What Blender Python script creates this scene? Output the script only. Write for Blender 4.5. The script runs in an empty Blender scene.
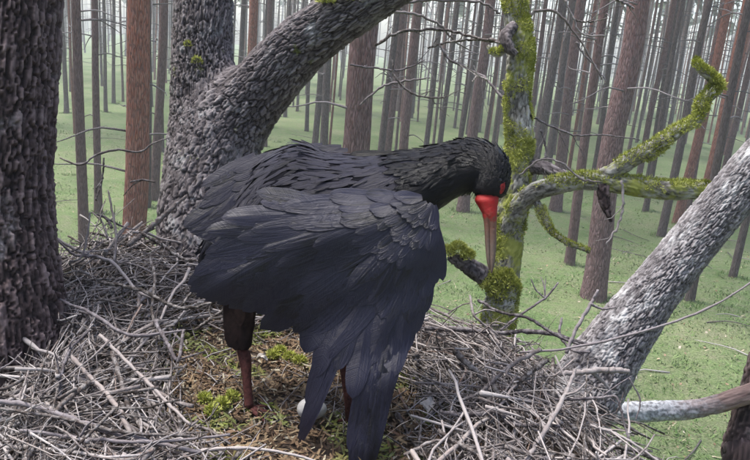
import bpy, math, random
import numpy as np
from mathutils import Matrix, Vector

random.seed(7)
rng = np.random.default_rng(11)
SC = bpy.context.scene
COL = SC.collection

# ------------------------------------------------------------------ camera
CAM_H, FPX = 5.5, 700.0
cam_data = bpy.data.cameras.new("camera")
cam = bpy.data.objects.new("camera", cam_data)
COL.objects.link(cam)
cam_data.sensor_width = 36.0
cam_data.lens = 36.0 * FPX / 750.0
cam_data.clip_start, cam_data.clip_end = 0.05, 1500
CM = Matrix.Translation((0, 0, CAM_H)) @ Matrix.Rotation(math.radians(75), 4, 'X') @ Matrix.Rotation(math.radians(5), 4, 'Z')
cam.matrix_world = CM
SC.camera = cam
CR = np.array(CM.to_3x3())

# ------------------------------------------------------------------ light
world = bpy.data.worlds.new("World")
SC.world = world
world.use_nodes = True
wn = world.node_tree
sky = wn.nodes.new('ShaderNodeTexSky')
sky.sky_type = 'NISHITA'
sky.sun_disc = False
sky.sun_elevation = math.radians(70)
sky.sun_rotation = math.radians(285)
sky.air_density, sky.dust_density, sky.ozone_density = 1.0, 3.0, 1.0
bg = wn.nodes['Background']
bg.inputs['Strength'].default_value = 0.14
wn.links.new(sky.outputs[0], bg.inputs[0])
sun_data = bpy.data.lights.new("sun", 'SUN')
sun_data.energy = 1.5
sun_data.angle = math.radians(16)
sun_data.color = (1.0, 0.97, 0.92)
sun = bpy.data.objects.new("sun", sun_data)
COL.objects.link(sun)
# direction towards the sun: high to the left, behind thin cloud
az, el = math.radians(285), math.radians(70)
sd = Vector((math.sin(az) * math.cos(el), math.cos(az) * math.cos(el), math.sin(el)))
sun.rotation_euler = sd.to_track_quat('Z', 'Y').to_euler()
SC.view_settings.view_transform = 'Standard'
SC.view_settings.look = 'None'
SC.view_settings.exposure = 1.78
SC.view_settings.gamma = 1.0
SC.cycles.max_bounces = 4
SC.cycles.volume_bounces = 1

# ------------------------------------------------------------------ helpers
def at(px, py, d):
    """point seen at photo pixel px,py at view depth d (metres)"""
    v = CR @ np.array([(px - 375) / FPX * d, -(py - 230) / FPX * d, -d])
    return v + np.array([0, 0, CAM_H])

def at_arr(px, py, d):
    px, py, d = np.broadcast_arrays(px, py, d)
    v = np.stack([(px - 375) / FPX * d, -(py - 230) / FPX * d, -d], -1)
    return v @ CR.T + np.array([0, 0, CAM_H])

def on_ground(px, py, z=0.0):
    r = CR @ np.array([(px - 375) / FPX, -(py - 230) / FPX, -1.0])
    t = (z - CAM_H) / r[2]
    return np.array([0, 0, CAM_H]) + t * r, t

def hash3(i, j, k, s=0):
    n = (i * 73856093) ^ (j * 19349663) ^ (k * 83492791) ^ (s * 2654435761)
    n = (n ^ (n >> 13)) * 1274126177 & 0xffffffff
    n = (n ^ (n >> 16)) * 2246822519 & 0xffffffff
    return ((n ^ (n >> 15)) & 0xffffff) / float(0xffffff)

def vnoise(p, s=0):
    p = np.asarray(p, float)
    i = np.floor(p).astype(np.int64)
    f = p - i
    f = f * f * (3 - 2 * f)
    r = 0
    for dx in (0, 1):
        for dy in (0, 1):
            for dz in (0, 1):
                w = (f[..., 0] if dx else 1 - f[..., 0]) * (f[..., 1] if dy else 1 - f[..., 1]) * (f[..., 2] if dz else 1 - f[..., 2])
                r = r + w * hash3(i[..., 0] + dx, i[..., 1] + dy, i[..., 2] + dz, s)
    return r

def fbm(p, o=4, s=0):
    r, a, t = 0, 1.0, 0
    for k in range(o):
        r = r + a * vnoise(np.asarray(p) * 2 ** k, s + k)
        t += a
        a *= 0.5
    return r / t

def worley(p, s=0):
    p = np.asarray(p, float)
    i = np.floor(p).astype(np.int64)
    f1 = np.full(p.shape[:-1], 9.0)
    f2 = f1.copy()
    cid = f1.copy()
    for dx in (-1, 0, 1):
        for dy in (-1, 0, 1):
            for dz in (-1, 0, 1):
                a, b, c = i[..., 0] + dx, i[..., 1] + dy, i[..., 2] + dz
                q = np.stack([a + hash3(a, b, c, s), b + hash3(a, b, c, s + 1), c + hash3(a, b, c, s + 2)], -1)
                d = np.linalg.norm(p - q, axis=-1)
                h = hash3(a, b, c, s + 3)
                m = d < f1
                f2 = np.where(m, f1, np.minimum(f2, d))
                cid = np.where(m, h, cid)
                f1 = np.where(m, d, f1)
    return f1, f2, cid

def sstep(a, b, x):
    t = np.clip((x - a) / (b - a), 0, 1)
    return t * t * (3 - 2 * t)

def link(o, parent=None):
    COL.objects.link(o)
    if parent is not None:
        o.parent = parent
        o.matrix_parent_inverse = parent_inv(parent)
    return o

def parent_inv(p):
    # parents are unrotated empties or meshes at known places
    m = Matrix.Translation(p.location)
    q = p.parent
    while q is not None:
        q = q.parent
    return m.inverted()

def mesh_data(name, verts, faces, mats=(), smooth=True, attrs=None):
    me = bpy.data.meshes.new(name)
    verts = np.asarray(verts, np.float32).reshape(-1, 3)
    if isinstance(faces, np.ndarray) and faces.ndim == 2:
        nf, k = faces.shape
        me.vertices.add(len(verts))
        me.vertices.foreach_set('co', verts.ravel())
        me.loops.add(nf * k)
        me.loops.foreach_set('vertex_index', faces.astype(np.int32).ravel())
        me.polygons.add(nf)
        me.polygons.foreach_set('loop_start', np.arange(0, nf * k, k, dtype=np.int32))
        me.update(calc_edges=True)
        me.validate()
    else:
        me.from_pydata([tuple(v) for v in verts], [], [tuple(f) for f in faces])
        me.update()
    if smooth:
        me.polygons.foreach_set('use_smooth', np.ones(len(me.polygons), dtype=bool))
    for k, v in (attrs or {}).items():
        v = np.asarray(v, np.float32)
        if v.ndim == 1:
            a = me.attributes.new(k, 'FLOAT', 'POINT')
            a.data.foreach_set('value', v)
        else:
            a = me.attributes.new(k, 'FLOAT_VECTOR', 'POINT')
            a.data.foreach_set('vector', v.ravel())
    for m in mats:
        me.materials.append(m)
    return me

def obj(name, me, parent=None, label=None, cat=None, group=None, kind=None):
    o = bpy.data.objects.new(name, me)
    link(o, parent)
    tag(o, label, cat, group, kind)
    return o

def tag(o, label=None, cat=None, group=None, kind=None):
    if label: o['label'] = label
    if cat: o['category'] = cat
    if group: o['group'] = group
    if kind: o['kind'] = kind

def empty(name, loc, label, cat, group=None):
    o = bpy.data.objects.new(name, None)
    o.empty_display_size = 0.1
    o.location = Vector(loc)
    COL.objects.link(o)
    tag(o, label, cat, group)
    return o

def catmull(P, n):
    P = np.asarray(P, float)
    m = len(P)
    Q = np.vstack([2 * P[0] - P[1], P, 2 * P[-1] - P[-2]])
    u = np.linspace(0, m - 1 - 1e-9, n)
    i = u.astype(int)
    t = (u - i)[:, None]
    a, b, c, d = Q[i], Q[i + 1], Q[i + 2], Q[i + 3]
    return 0.5 * ((2 * b) + (c - a) * t + (2 * a - 5 * b + 4 * c - d) * t ** 2 + (3 * b - a - 3 * c + d) * t ** 3)

def frames(C):
    T = np.gradient(C, axis=0)
    T /= np.linalg.norm(T, axis=1)[:, None] + 1e-12
    N = np.zeros_like(C)
    ref = np.array([0, 1.0, 0]) if abs(T[0, 1]) < .8 else np.array([1.0, 0, 0])
    n = np.cross(T[0], ref)
    n /= np.linalg.norm(n)
    for k in range(len(C)):
        n = n - T[k] * np.dot(n, T[k])
        n /= np.linalg.norm(n) + 1e-12
        N[k] = n
    return T, N, np.cross(T, N)

def grid_faces(nl, ns, wrap=True, off=0):
    i = np.arange(nl - 1)[:, None]
    j = np.arange(ns if wrap else ns - 1)[None, :]
    j2 = (j + 1) % ns
    a, b, c, d = np.broadcast_arrays(i * ns + j, i * ns + j2, (i + 1) * ns + j2, (i + 1) * ns + j)
    return np.stack([a, b, c, d], -1).reshape(-1, 4) + off

def tube(P, R, ns=6, nl=10, cap=True, kink=0.0):
    """simple swept tube -> verts, quad faces"""
    C = catmull(P, nl)
    r = catmull(np.asarray(R, float)[:, None].repeat(1, 1), nl)[:, 0]
    if kink:
        C = C + rng.normal(size=C.shape) * (r * kink)[:, None]
        r = r * (1 + np.clip(rng.normal(size=nl) * .09, -.2, .3))
        r[rng.random(nl) < .08] *= 1.2
    T, N, B = frames(C)
    ph = np.linspace(0, 2 * np.pi, ns, endpoint=False)
    V = C[:, None] + r[:, None, None] * (np.cos(ph)[None, :, None] * N[:, None] + np.sin(ph)[None, :, None] * B[:, None])
    V = V.reshape(-1, 3)
    Fq = grid_faces(nl, ns)
    if cap:
        n0 = len(V)
        V = np.vstack([V, C[:1], C[-1:]])
        j = np.arange(ns)
        c0 = np.stack([j * 0 + n0, (j + 1) % ns, j, j * 0 + n0], -1)[:, [0, 1, 2, 2]]
        base = (nl - 1) * ns
        c1 = np.stack([j * 0 + n0 + 1, base + j, base + (j + 1) % ns], -1)[:, [0, 1, 2, 2]]
        return V, Fq, np.vstack([c0[:, :3], c1[:, :3]])
    return V, Fq, np.zeros((0, 3), int)

class Soup:
    """collects pieces as triangles and quads (stored as triangles)"""
    def __init__(s):
        s.v, s.f, s.a, s.n = [], [], [], 0
    def add(s, V, Fs, rnd=None):
        V = np.asarray(V, float)
        s.v.append(V)
        for Fa in Fs:
            Fa = np.asarray(Fa)
            if len(Fa) == 0: continue
            if Fa.shape[1] == 4:
                Fa = np.vstack([Fa[:, [0, 1, 2]], Fa[:, [0, 2, 3]]])
            s.f.append(Fa + s.n)
        s.a.append(np.full(len(V), random.random() if rnd is None else rnd))
        s.n += len(V)
    def data(s, name, mat, smooth=True):
        return mesh_data(name, np.vstack(s.v), np.vstack(s.f), [mat], smooth, {'rnd': np.concatenate(s.a)})

def tubeset(name, mat, lst, ns=6, nl=10):
    s = Soup()
    for P, R in lst:
        V, q, t = tube(P, R, ns, nl)
        s.add(V, (q, t))
    return s.data(name, mat)

# ------------------------------------------------------------------ materials
def new_mat(name, rough=0.85, spec=0.3):
    m = bpy.data.materials.new(name)
    m.use_nodes = True
    nt = m.node_tree
    b = nt.nodes['Principled BSDF']
    b.inputs['Roughness'].default_value = rough
    b.inputs['Specular IOR Level'].default_value = spec
    return m, nt, b

def N(nt, t, **kw):
    n = nt.nodes.new(t)
    for k, v in kw.items():
        if hasattr(n, k): setattr(n, k, v)
        else: n.inputs[k.replace('_', ' ')].default_value = v
    return n

def ramp(nt, fac, stops):
    r = nt.nodes.new('ShaderNodeValToRGB')
    e = r.color_ramp.elements
    while len(e) > 1: e.remove(e[-1])
    e[0].position, e[0].color = stops[0][0], (*stops[0][1], 1)
    for p, c in stops[1:]:
        x = e.new(p)
        x.color = (*c, 1)
    nt.links.new(fac, r.inputs[0])
    return r.outputs[0]

def mix(nt, fac, a, b, mode='MIX'):
    n = nt.nodes.new('ShaderNodeMix')
    n.data_type = 'RGBA'
    n.blend_type = mode
    for s, x in ((0, fac), (6, a), (7, b)):
        if hasattr(x, 'is_output'): nt.links.new(x, n.inputs[s])
        elif s == 0: n.inputs[0].default_value = x
        else: n.inputs[s].default_value = (*x, 1)
    return n.outputs[2]

def scaled(nt, vec, sc):
    n = nt.nodes.new('ShaderNodeMapping')
    n.inputs['Scale'].default_value = sc
    nt.links.new(vec, n.inputs[0])
    return n.outputs[0]

def noise(nt, vec, scale, detail=4, rough=0.6):
    n = N(nt, 'ShaderNodeTexNoise')
    n.inputs['Scale'].default_value = scale
    n.inputs['Detail'].default_value = detail
    n.inputs['Roughness'].default_value = rough
    if vec is not None: nt.links.new(vec, n.inputs[0])
    return n.outputs[0]

def attr(nt, name):
    n = nt.nodes.new('ShaderNodeAttribute')
    n.attribute_name = name
    return n

def bump(nt, b, h, strength, dist):
    n = nt.nodes.new('ShaderNodeBump')
    n.inputs['Strength'].default_value = strength
    n.inputs['Distance'].default_value = dist
    nt.links.new(h, n.inputs['Height'])
    nt.links.new(n.outputs[0], b.inputs['Normal'])

def bark_material(name, dark, mid, light, lichen=None, lich_amt=0.5, moss=None, moss_amt=0.0):
    m, nt, b = new_mat(name, 0.9, 0.2)
    bc = attr(nt, 'bc').outputs['Vector']
    rd = attr(nt, 'ridge').outputs['Fac']
    n1 = noise(nt, scaled(nt, bc, (1, 1, .45)), 55, 5, .65)
    n2 = noise(nt, bc, 9, 4, .6)
    s = N(nt, 'ShaderNodeMath', operation='MULTIPLY_ADD')
    nt.links.new(rd, s.inputs[0]); s.inputs[1].default_value = .62
    s2 = N(nt, 'ShaderNodeMath', operation='MULTIPLY'); nt.links.new(n1, s2.inputs[0]); s2.inputs[1].default_value = .42
    nt.links.new(s2.outputs[0], s.inputs[2])
    c = ramp(nt, s.outputs[0], [(.2, dark), (.5, mid), (.85, light)])
    if lichen:
        lf = ramp(nt, n2, [(.62 - lich_amt * .3, (0, 0, 0)), (.75 - lich_amt * .3, (1, 1, 1))])
        lf2 = ramp(nt, n1, [(.38, (0, 0, 0)), (.62, (1, 1, 1))])
        mm = mix(nt, 1.0, lf, lf2, 'MULTIPLY')
        c = mix(nt, mm, c, lichen)
    if moss:
        n3 = noise(nt, bc, 6, 5, .7)
        mf = ramp(nt, n3, [(.66 - moss_amt * .35, (0, 0, 0)), (.74 - moss_amt * .35, (1, 1, 1))])
        c = mix(nt, mf, c, moss)
    nt.links.new(c, b.inputs['Base Color'])
    bump(nt, b, n1, .7, .008)
    return m

M_OAK = bark_material('oak_bark', (.022, .018, .02), (.115, .1, .104), (.3, .272, .275), (.38, .38, .38), .22, (.16, .18, .05), .1)
M_LICHEN = bark_material('lichen_bark', (.03, .027, .03), (.17, .157, .162), (.44, .42, .425), (.5, .5, .5), .35)
M_DARKBARK = bark_material('dark_bark', (.014, .011, .012), (.07, .049, .048), (.27, .205, .2), (.3, .26, .255), .1)
M_MOSSBARK = bark_material('mossy_bark', (.06, .055, .045), (.22, .21, .18), (.42, .41, .37), (.5, .5, .46), .6, (.3, .32, .08), .5)

def twig_material(name, stops, fleck):
    m, nt, b = new_mat(name, .8, .3)
    tc = nt.nodes.new('ShaderNodeTexCoord').outputs['Object']
    oi = nt.nodes.new('ShaderNodeObjectInfo').outputs['Random']
    ra = attr(nt, 'rnd').outputs['Fac']
    ad = N(nt, 'ShaderNodeMath', operation='ADD'); nt.links.new(oi, ad.inputs[0]); nt.links.new(ra, ad.inputs[1])
    fr = N(nt, 'ShaderNodeMath', operation='FRACT'); nt.links.new(ad.outputs[0], fr.inputs[0])
    c = ramp(nt, fr.outputs[0], stops)
    n1 = noise(nt, tc, 60, 4, .7)
    f = ramp(nt, n1, [(.45, (0, 0, 0)), (.7, (1, 1, 1))])
    c = mix(nt, f, c, fleck)
    n2 = noise(nt, tc, 160, 2, .5)
    nt.links.new(c, b.inputs['Base Color'])
    bump(nt, b, n2, .5, .003)
    return m

M_TWIG = twig_material('weathered_twig', [(0, (.022, .016, .013)), (.3, (.06, .046, .04)), (.5, (.14, .116, .11)), (.74, (.28, .248, .242)), (.92, (.42, .388, .378)), (1, (.12, .066, .042))], (.3, .278, .268))
M_TWIGDARK = twig_material('dark_twig', [(0, (.03, .024, .025)), (.5, (.09, .075, .08)), (1, (.2, .175, .18))], (.24, .22, .23))

def litter_material(name, stops, rough=.9):
    m, nt, b = new_mat(name, rough, .15)
    c = ramp(nt, attr(nt, 'rnd').outputs['Fac'], stops)
    nt.links.new(c, b.inputs['Base Color'])
    return m

M_LITTER = litter_material('nest_litter', [(0, (.07, .045, .03)), (.35, (.15, .1, .06)), (.6, (.24, .18, .11)), (.75, (.12, .07, .05)), (.86, (.12, .15, .03)), (1, (.3, .27, .2))])
M_MOSS = litter_material('moss', [(0, (.15, .17, .03)), (.5, (.38, .41, .085)), (1, (.6, .6, .23))])
M_GRASS = litter_material('forest_grass', [(0, (.09, .165, .045)), (.5, (.16, .235, .09)), (.85, (.24, .285, .14)), (1, (.4, .36, .24))])

m, nt, b = new_mat('forest_floor', .95, .1)
tc = nt.nodes.new('ShaderNodeTexCoord').outputs['Object']
na = noise(nt, tc, .22, 5, .6); nb = noise(nt, tc, 3.0, 6, .7); ncn = noise(nt, tc, 22, 4, .7)
c = ramp(nt, na, [(.32, (.078, .14, .042)), (.48, (.15, .222, .085)), (.66, (.24, .27, .14))])
c = mix(nt, ramp(nt, nb, [(.42, (0, 0, 0)), (.7, (.85, .85, .85))]), c, (.25, .235, .16))
c = mix(nt, ramp(nt, ncn, [(.35, (.8, .8, .8)), (.6, (0, 0, 0))]), c, (.06, .09, .035))
nt.links.new(c, b.inputs['Base Color'])
bump(nt, b, ncn, .8, .06)
M_FLOOR = m

def pine_material(name, low, high, plate, orange_h):
    m, nt, b = new_mat(name, .9, .15)
    tc = nt.nodes.new('ShaderNodeTexCoord').outputs['Object']
    v = N(nt, 'ShaderNodeTexVoronoi', feature='DISTANCE_TO_EDGE')
    dist = N(nt, 'ShaderNodeMix'); dist.data_type = 'VECTOR'; dist.inputs[0].default_value = .06
    wn_ = N(nt, 'ShaderNodeTexNoise'); wn_.inputs['Scale'].default_value = 6
    nt.links.new(tc, wn_.inputs[0]); nt.links.new(tc, dist.inputs[4]); nt.links.new(wn_.outputs[1], dist.inputs[5])
    sv = scaled(nt, dist.outputs[1], (16, 16, 4.5))
    nt.links.new(sv, v.inputs['Vector']); v.inputs['Scale'].default_value = 1
    sep = nt.nodes.new('ShaderNodeSeparateXYZ'); nt.links.new(tc, sep.inputs[0])
    nz = noise(nt, tc, 1.6, 4, .6)
    add = N(nt, 'ShaderNodeMath', operation='MULTIPLY_ADD'); nt.links.new(nz, add.inputs[0]); add.inputs[1].default_value = 5.0; nt.links.new(sep.outputs[2], add.inputs[2])
    mr = N(nt, 'ShaderNodeMapRange'); nt.links.new(add.outputs[0], mr.inputs[0]); mr.inputs[1].default_value = orange_h; mr.inputs[2].default_value = orange_h + 5
    c = mix(nt, mr.outputs[0], low, high)
    fl = noise(nt, scaled(nt, tc, (1, 1, .3)), 24, 4, .7)
    c = mix(nt, ramp(nt, fl, [(.4, (0, 0, 0)), (.62, (.95, .95, .95))]), c, plate)
    c = mix(nt, ramp(nt, v.outputs[0], [(0, (.75, .75, .75)), (.16, (0, 0, 0))]), c, (.05, .035, .035))
    nt.links.new(c, b.inputs['Base Color'])
    bump(nt, b, v.outputs[0], .8, .05)
    return m

PINES = [pine_material('pine_bark_red', (.2, .066, .052), (.36, .11, .065), (.42, .23, .19), 4.0),
         pine_material('pine_bark_mauve', (.13, .075, .075), (.26, .105, .085), (.28, .195, .195), 6.5),
         pine_material('pine_bark_grey', (.085, .065, .065), (.18, .09, .078), (.22, .18, .18), 8.5)]
m, nt, b = new_mat('pine_needles', .7, .2)
nt.links.new(ramp(nt, attr(nt, 'rnd').outputs['Fac'], [(0, (.03, .05, .02)), (1, (.07, .1, .04))]), b.inputs['Base Color'])
M_NEEDLE = m

def feather_material(name, c0, c1, rough, spec):
    m, nt, b = new_mat(name, rough, spec)
    fe = attr(nt, 'fe').outputs['Vector']
    sp = nt.nodes.new('ShaderNodeSeparateXYZ'); nt.links.new(fe, sp.inputs[0])
    tc = nt.nodes.new('ShaderNodeTexCoord').outputs['Object']
    n1 = noise(nt, tc, 14, 4, .6)
    ad = N(nt, 'ShaderNodeMath', operation='MULTIPLY_ADD'); nt.links.new(sp.outputs[2], ad.inputs[0]); ad.inputs[1].default_value = .5
    hf = N(nt, 'ShaderNodeMath', operation='MULTIPLY'); nt.links.new(n1, hf.inputs[0]); hf.inputs[1].default_value = .6
    nt.links.new(hf.outputs[0], ad.inputs[2])
    cs = nt.nodes.new('ShaderNodeCombineXYZ')
    nt.links.new(sp.outputs[0], cs.inputs[0]); nt.links.new(sp.outputs[1], cs.inputs[1]); nt.links.new(sp.outputs[2], cs.inputs[2])
    stn = noise(nt, scaled(nt, cs.outputs[0], (3.2, .5, 40)), 1, 4, .65)
    ad2 = N(nt, 'ShaderNodeMath', operation='MULTIPLY_ADD'); nt.links.new(stn, ad2.inputs[0]); ad2.inputs[1].default_value = 1.1; nt.links.new(ad.outputs[0], ad2.inputs[2])
    c = ramp(nt, ad2.outputs[0], [(.75, c0), (1.4, c1)])
    nt.links.new(c, b.inputs['Base Color'])
    # barbs: fine oblique lines running off the shaft
    ab = N(nt, 'ShaderNodeMath', operation='ABSOLUTE'); nt.links.new(sp.outputs[0], ab.inputs[0])
    cb = nt.nodes.new('ShaderNodeCombineXYZ')
    k = N(nt, 'ShaderNodeMath', operation='MULTIPLY_ADD'); nt.links.new(ab.outputs[0], k.inputs[0]); k.inputs[1].default_value = -.35; nt.links.new(sp.outputs[1], k.inputs[2])
    nt.links.new(k.outputs[0], cb.inputs[0]); nt.links.new(sp.outputs[2], cb.inputs[1])
    bn = noise(nt, scaled(nt, cb.outputs[0], (38, 30, 1)), 1, 3, .6)
    mx = N(nt, 'ShaderNodeMath', operation='MULTIPLY_ADD'); nt.links.new(stn, mx.inputs[0]); mx.inputs[1].default_value = 1.6; nt.links.new(bn, mx.inputs[2])
    bump(nt, b, mx.outputs[0], .55, .004)
    return m

M_FEATHER = feather_material('slate_black_feather', (.003, .003, .0065), (.0145, .0142, .031), .37, .4)
M_FEATHER_FAR = feather_material('back_feather', (.0035, .0035, .0065), (.017, .016, .029), .4, .35)
M_NECK = feather_material('glossy_black_plumage', (.0015, .0015, .002), (.004, .0038, .006), .27, .34)
def plain(name, col, rough, spec=.4, nsc=40, var=.5):
    m, nt, b = new_mat(name, rough, spec)
    tc = nt.nodes.new('ShaderNodeTexCoord').outputs['Object']
    n1 = noise(nt, tc, nsc, 4, .6)
    c = mix(nt, ramp(nt, n1, [(.35, (0, 0, 0)), (.7, (1, 1, 1))]), tuple(x * (1 - var * .5) for x in col), tuple(min(1, x * (1 + var * .5)) for x in col))
    nt.links.new(c, b.inputs['Base Color'])
    bump(nt, b, n1, .2, .002)
    return m
M_BILL = plain('red_bill', (.28, .025, .025), .65, .2, 160, 1.0)
M_BILLTIP = plain('horn_red_bill', (.3, .08, .055), .5, .4, 30)
M_LEG = plain('red_leg_skin', (.075, .027, .024), .8, .15, 120, 1.0)
M_UNDER = plain('matte_black_down', (.006, .006, .009), .9, .08, 60)
M_THIGH = plain('brown_black_down', (.016, .009, .009), .85, .12, 90, 1.2)
M_EYE = plain('dark_eye', (.012, .008, .007), .08, .6, 10, .1)
M_EGG = plain('white_eggshell', (.5, .48, .45), .6, .2, 60, .3)
M_CHIP = plain('pale_wood', (.5, .46, .42), .85, .2, 30)
M_BASE = plain('nest_debris', (.06, .045, .035), .95, .1, 12, .9)

# ------------------------------------------------------------------ bark limb
def bark_tube(name, P, R, mat, parent, ns=96, nl=200, cell=(.03, .07), amp=.012, warp=.35, seed=0, lumps=.06, blend=None):
    C = catmull(P, nl)
    r = np.maximum(catmull(np.asarray(R, float)[:, None], nl)[:, 0], .003)
    T, Nn, B = frames(C)
    s = np.concatenate([[0], np.cumsum(np.linalg.norm(np.diff(C, axis=0), axis=1))])
    ph = np.linspace(0, 2 * np.pi, ns, endpoint=False)
    rm = float(r.mean())
    bc = np.stack(np.broadcast_arrays(rm * np.cos(ph)[None], rm * np.sin(ph)[None], s[:, None]), -1)
    q = bc / np.array([cell[0], cell[0], cell[1]]) + seed * 17.3
    wq = np.stack([fbm(bc * 14 + k * 31 + seed, 3, k) for k in range(3)], -1) - .5
    wf = np.stack([fbm(bc * np.array([60, 60, 35]) + k * 11 + seed, 2, k + 40) for k in range(3)], -1) - .5
    f1, f2, cid = worley(q + wq * warp * 4 + wf * .55, seed)
    e = sstep(.02, .2, f2 - f1)
    g1, g2, gid = worley(q * np.array([1.9, 1.9, 2.6]) + wf * .8 + 5, seed + 50)
    e2 = sstep(.02, .25, g2 - g1)
    fine = fbm(bc * np.array([170, 170, 40]) + seed, 3, 5)
    ridge = np.clip(e * (.35 + .65 * cid) * .62 + e * e2 * .2 * (.4 + .6 * gid) + (fine - .5) * .4 + .08, 0, 1)
    big = fbm(bc * 6 + seed * 3, 3, 9) - .5
    disp = (ridge - .5) * amp * 2 + big * lumps * r[:, None] * 2.5
    r0 = np.repeat(r[:, None], ns, 1)
    dirs = np.cos(ph)[None, :, None] * Nn[:, None] + np.sin(ph)[None, :, None] * B[:, None]
    if blend:
        # swell towards a smooth union with the neighbouring limb
        C2, r2_, kb, cap = blend
        C2, r2_ = C2[::6], r2_[::6]
        for it in range(6):
            V = C[:, None] + r0[..., None] * dirs
            d2 = np.full(V.shape[:2], 9.0)
            for c_, q_ in zip(C2, r2_):
                d2 = np.minimum(d2, np.linalg.norm(V - c_, axis=-1) - q_)
            d1 = r0 - r[:, None]
            h = np.clip(.5 + .5 * (d2 - d1) / kb, 0, 1)
            f = d2 * (1 - h) + d1 * h - kb * h * (1 - h)
            r0 = np.clip(r0 - f * .7, r[:, None], r[:, None] + cap)
    rr = r0 + disp
    V = C[:, None] + rr[..., None] * (np.cos(ph)[None, :, None] * Nn[:, None] + np.sin(ph)[None, :, None] * B[:, None])
    V = V.reshape(-1, 3)
    Fq = grid_faces(nl, ns)
    faces = np.vstack([Fq[:, [0, 1, 2]], Fq[:, [0, 2, 3]]])
    n0 = len(V)
    V = np.vstack([V, C[:1], C[-1:]])
    j = np.arange(ns)
    base = (nl - 1) * ns
    faces = np.vstack([faces, np.stack([j * 0 + n0, (j + 1) % ns, j], -1), np.stack([j * 0 + n0 + 1, base + j, base + (j + 1) % ns], -1)])
    ax = np.concatenate([bc.reshape(-1, 3), [[0, 0, 0], [0, 0, s[-1]]]])
    rg = np.concatenate([ridge.ravel(), [.3, .3]])
    o = obj(name, mesh_data(name, V, faces, [mat], True, {'bc': ax, 'ridge': rg}), parent)
    return o, C, r, (T, Nn, B)

def pxpath(L):
    """[(px,py,depth,radius_px)] -> world points and radii"""
    return [at(a, b_, d) for a, b_, d, _ in L], [w / FPX * d for _, _, d, w in L]

def moss_patch(name, parent, spots, n, size=.011, mat=None):
    """tufts of moss: spots = list of (centre, radius, up)"""
    s = Soup()
    Vs, Fs, As = [], [], []
    k = 0
    per = n // len(spots)
    for c, rad, up in spots:
        c = np.asarray(c)
        d = rng.normal(size=(per, 3))
        d /= np.linalg.norm(d, axis=1)[:, None]
        d[:, 2] = np.where(d[:, 2] < -.3, -d[:, 2], d[:, 2])
        cl = fbm(d * 2.5 + c * 9, 2, 3)
        p = c + d * (rad * (.6 + .6 * cl))[:, None]
        ln = size * (.5 + rng.random(per))
        dirv = d * .8 + rng.normal(size=(per, 3)) * .5 + np.array([0, 0, .35])
        dirv /= np.linalg.norm(dirv, axis=1)[:, None]
        side = np.cross(dirv, rng.normal(size=(per, 3)))
        side /= np.linalg.norm(side, axis=1)[:, None] + 1e-9
        w = size * .22
        V = np.stack([p - side * w, p + side * w, p + dirv * ln[:, None]], 1)
        Vs.append(V.reshape(-1, 3))
        Fs.append(np.arange(per * 3).reshape(-1, 3) + k)
        k += per * 3
        As.append(np.repeat(np.clip(cl * .7 + rng.random(per) * .4 - .05, 0, 1), 3))
    me = mesh_data(name, np.vstack(Vs), np.vstack(Fs), [mat or M_MOSS], False, {'rnd': np.concatenate(As)})
    return obj(name, me, parent, kind='stuff')

def moss_on(parent, C, r, fr, n, t0, t1, thr, size=.009, up=.35, seed=1):
    T, Nn, B = fr
    i = (rng.uniform(t0, t1, n) * (len(C) - 1)).astype(int)
    ph = rng.uniform(0, 2 * np.pi, n)
    d = np.cos(ph)[:, None] * Nn[i] + np.sin(ph)[:, None] * B[i]
    p = C[i] + d * r[i][:, None]
    cl = fbm(p * 26 + seed * 9, 3, seed)
    clb = fbm(p * 7 + seed * 3, 2, seed + 5)
    m = clb * .7 + cl * .3 + d[:, 2] * up * .3 > thr
    i, d, p, cl = i[m], d[m], p[m], cl[m]
    k = len(i)
    p = p + d * ((cl - .35) * .016)[:, None] + rng.normal(0, .0015, (k, 3))
    dirv = d * .7 + rng.normal(size=(k, 3)) * .55 + np.array([0, 0, .3])
    dirv /= np.linalg.norm(dirv, axis=1)[:, None]
    side = np.cross(dirv, rng.normal(size=(k, 3))); side /= np.linalg.norm(side, axis=1)[:, None] + 1e-9
    ln = size * (.5 + rng.random(k))
    V = np.stack([p - side * size * .2, p + side * size * .2, p + dirv * ln[:, None]], 1).reshape(-1, 3)
    a = np.repeat(np.clip((cl - .25) * 1.3 + rng.random(k) * .35 - .1, 0, 1), 3)
    return obj('moss', mesh_data('moss', V, np.arange(k * 3).reshape(-1, 3), [M_MOSS], False, {'rnd': a}), parent, kind='stuff')

# ------------------------------------------------------------------ ground
G = 260
n = 340
u = np.sign(np.linspace(-1, 1, n)) * np.abs(np.linspace(-1, 1, n)) ** 2.2 * G
X, Y = np.meshgrid(u, u)
Yc = Y + 15
def gheight(x, y):
    return (fbm(np.stack([x * .12, y * .12, x * 0], -1), 4, 2) - .5) * .55 + (fbm(np.stack([x * 1.1, y * 1.1, x * 0 + 3], -1), 3, 6) - .5) * .2
Z = gheight(X, Yc)
verts = np.stack([X, Yc, Z], -1).reshape(-1, 3)
ground = obj('ground', mesh_data('ground', verts, grid_faces(n, n, False), [M_FLOOR]), kind='structure')

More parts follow.
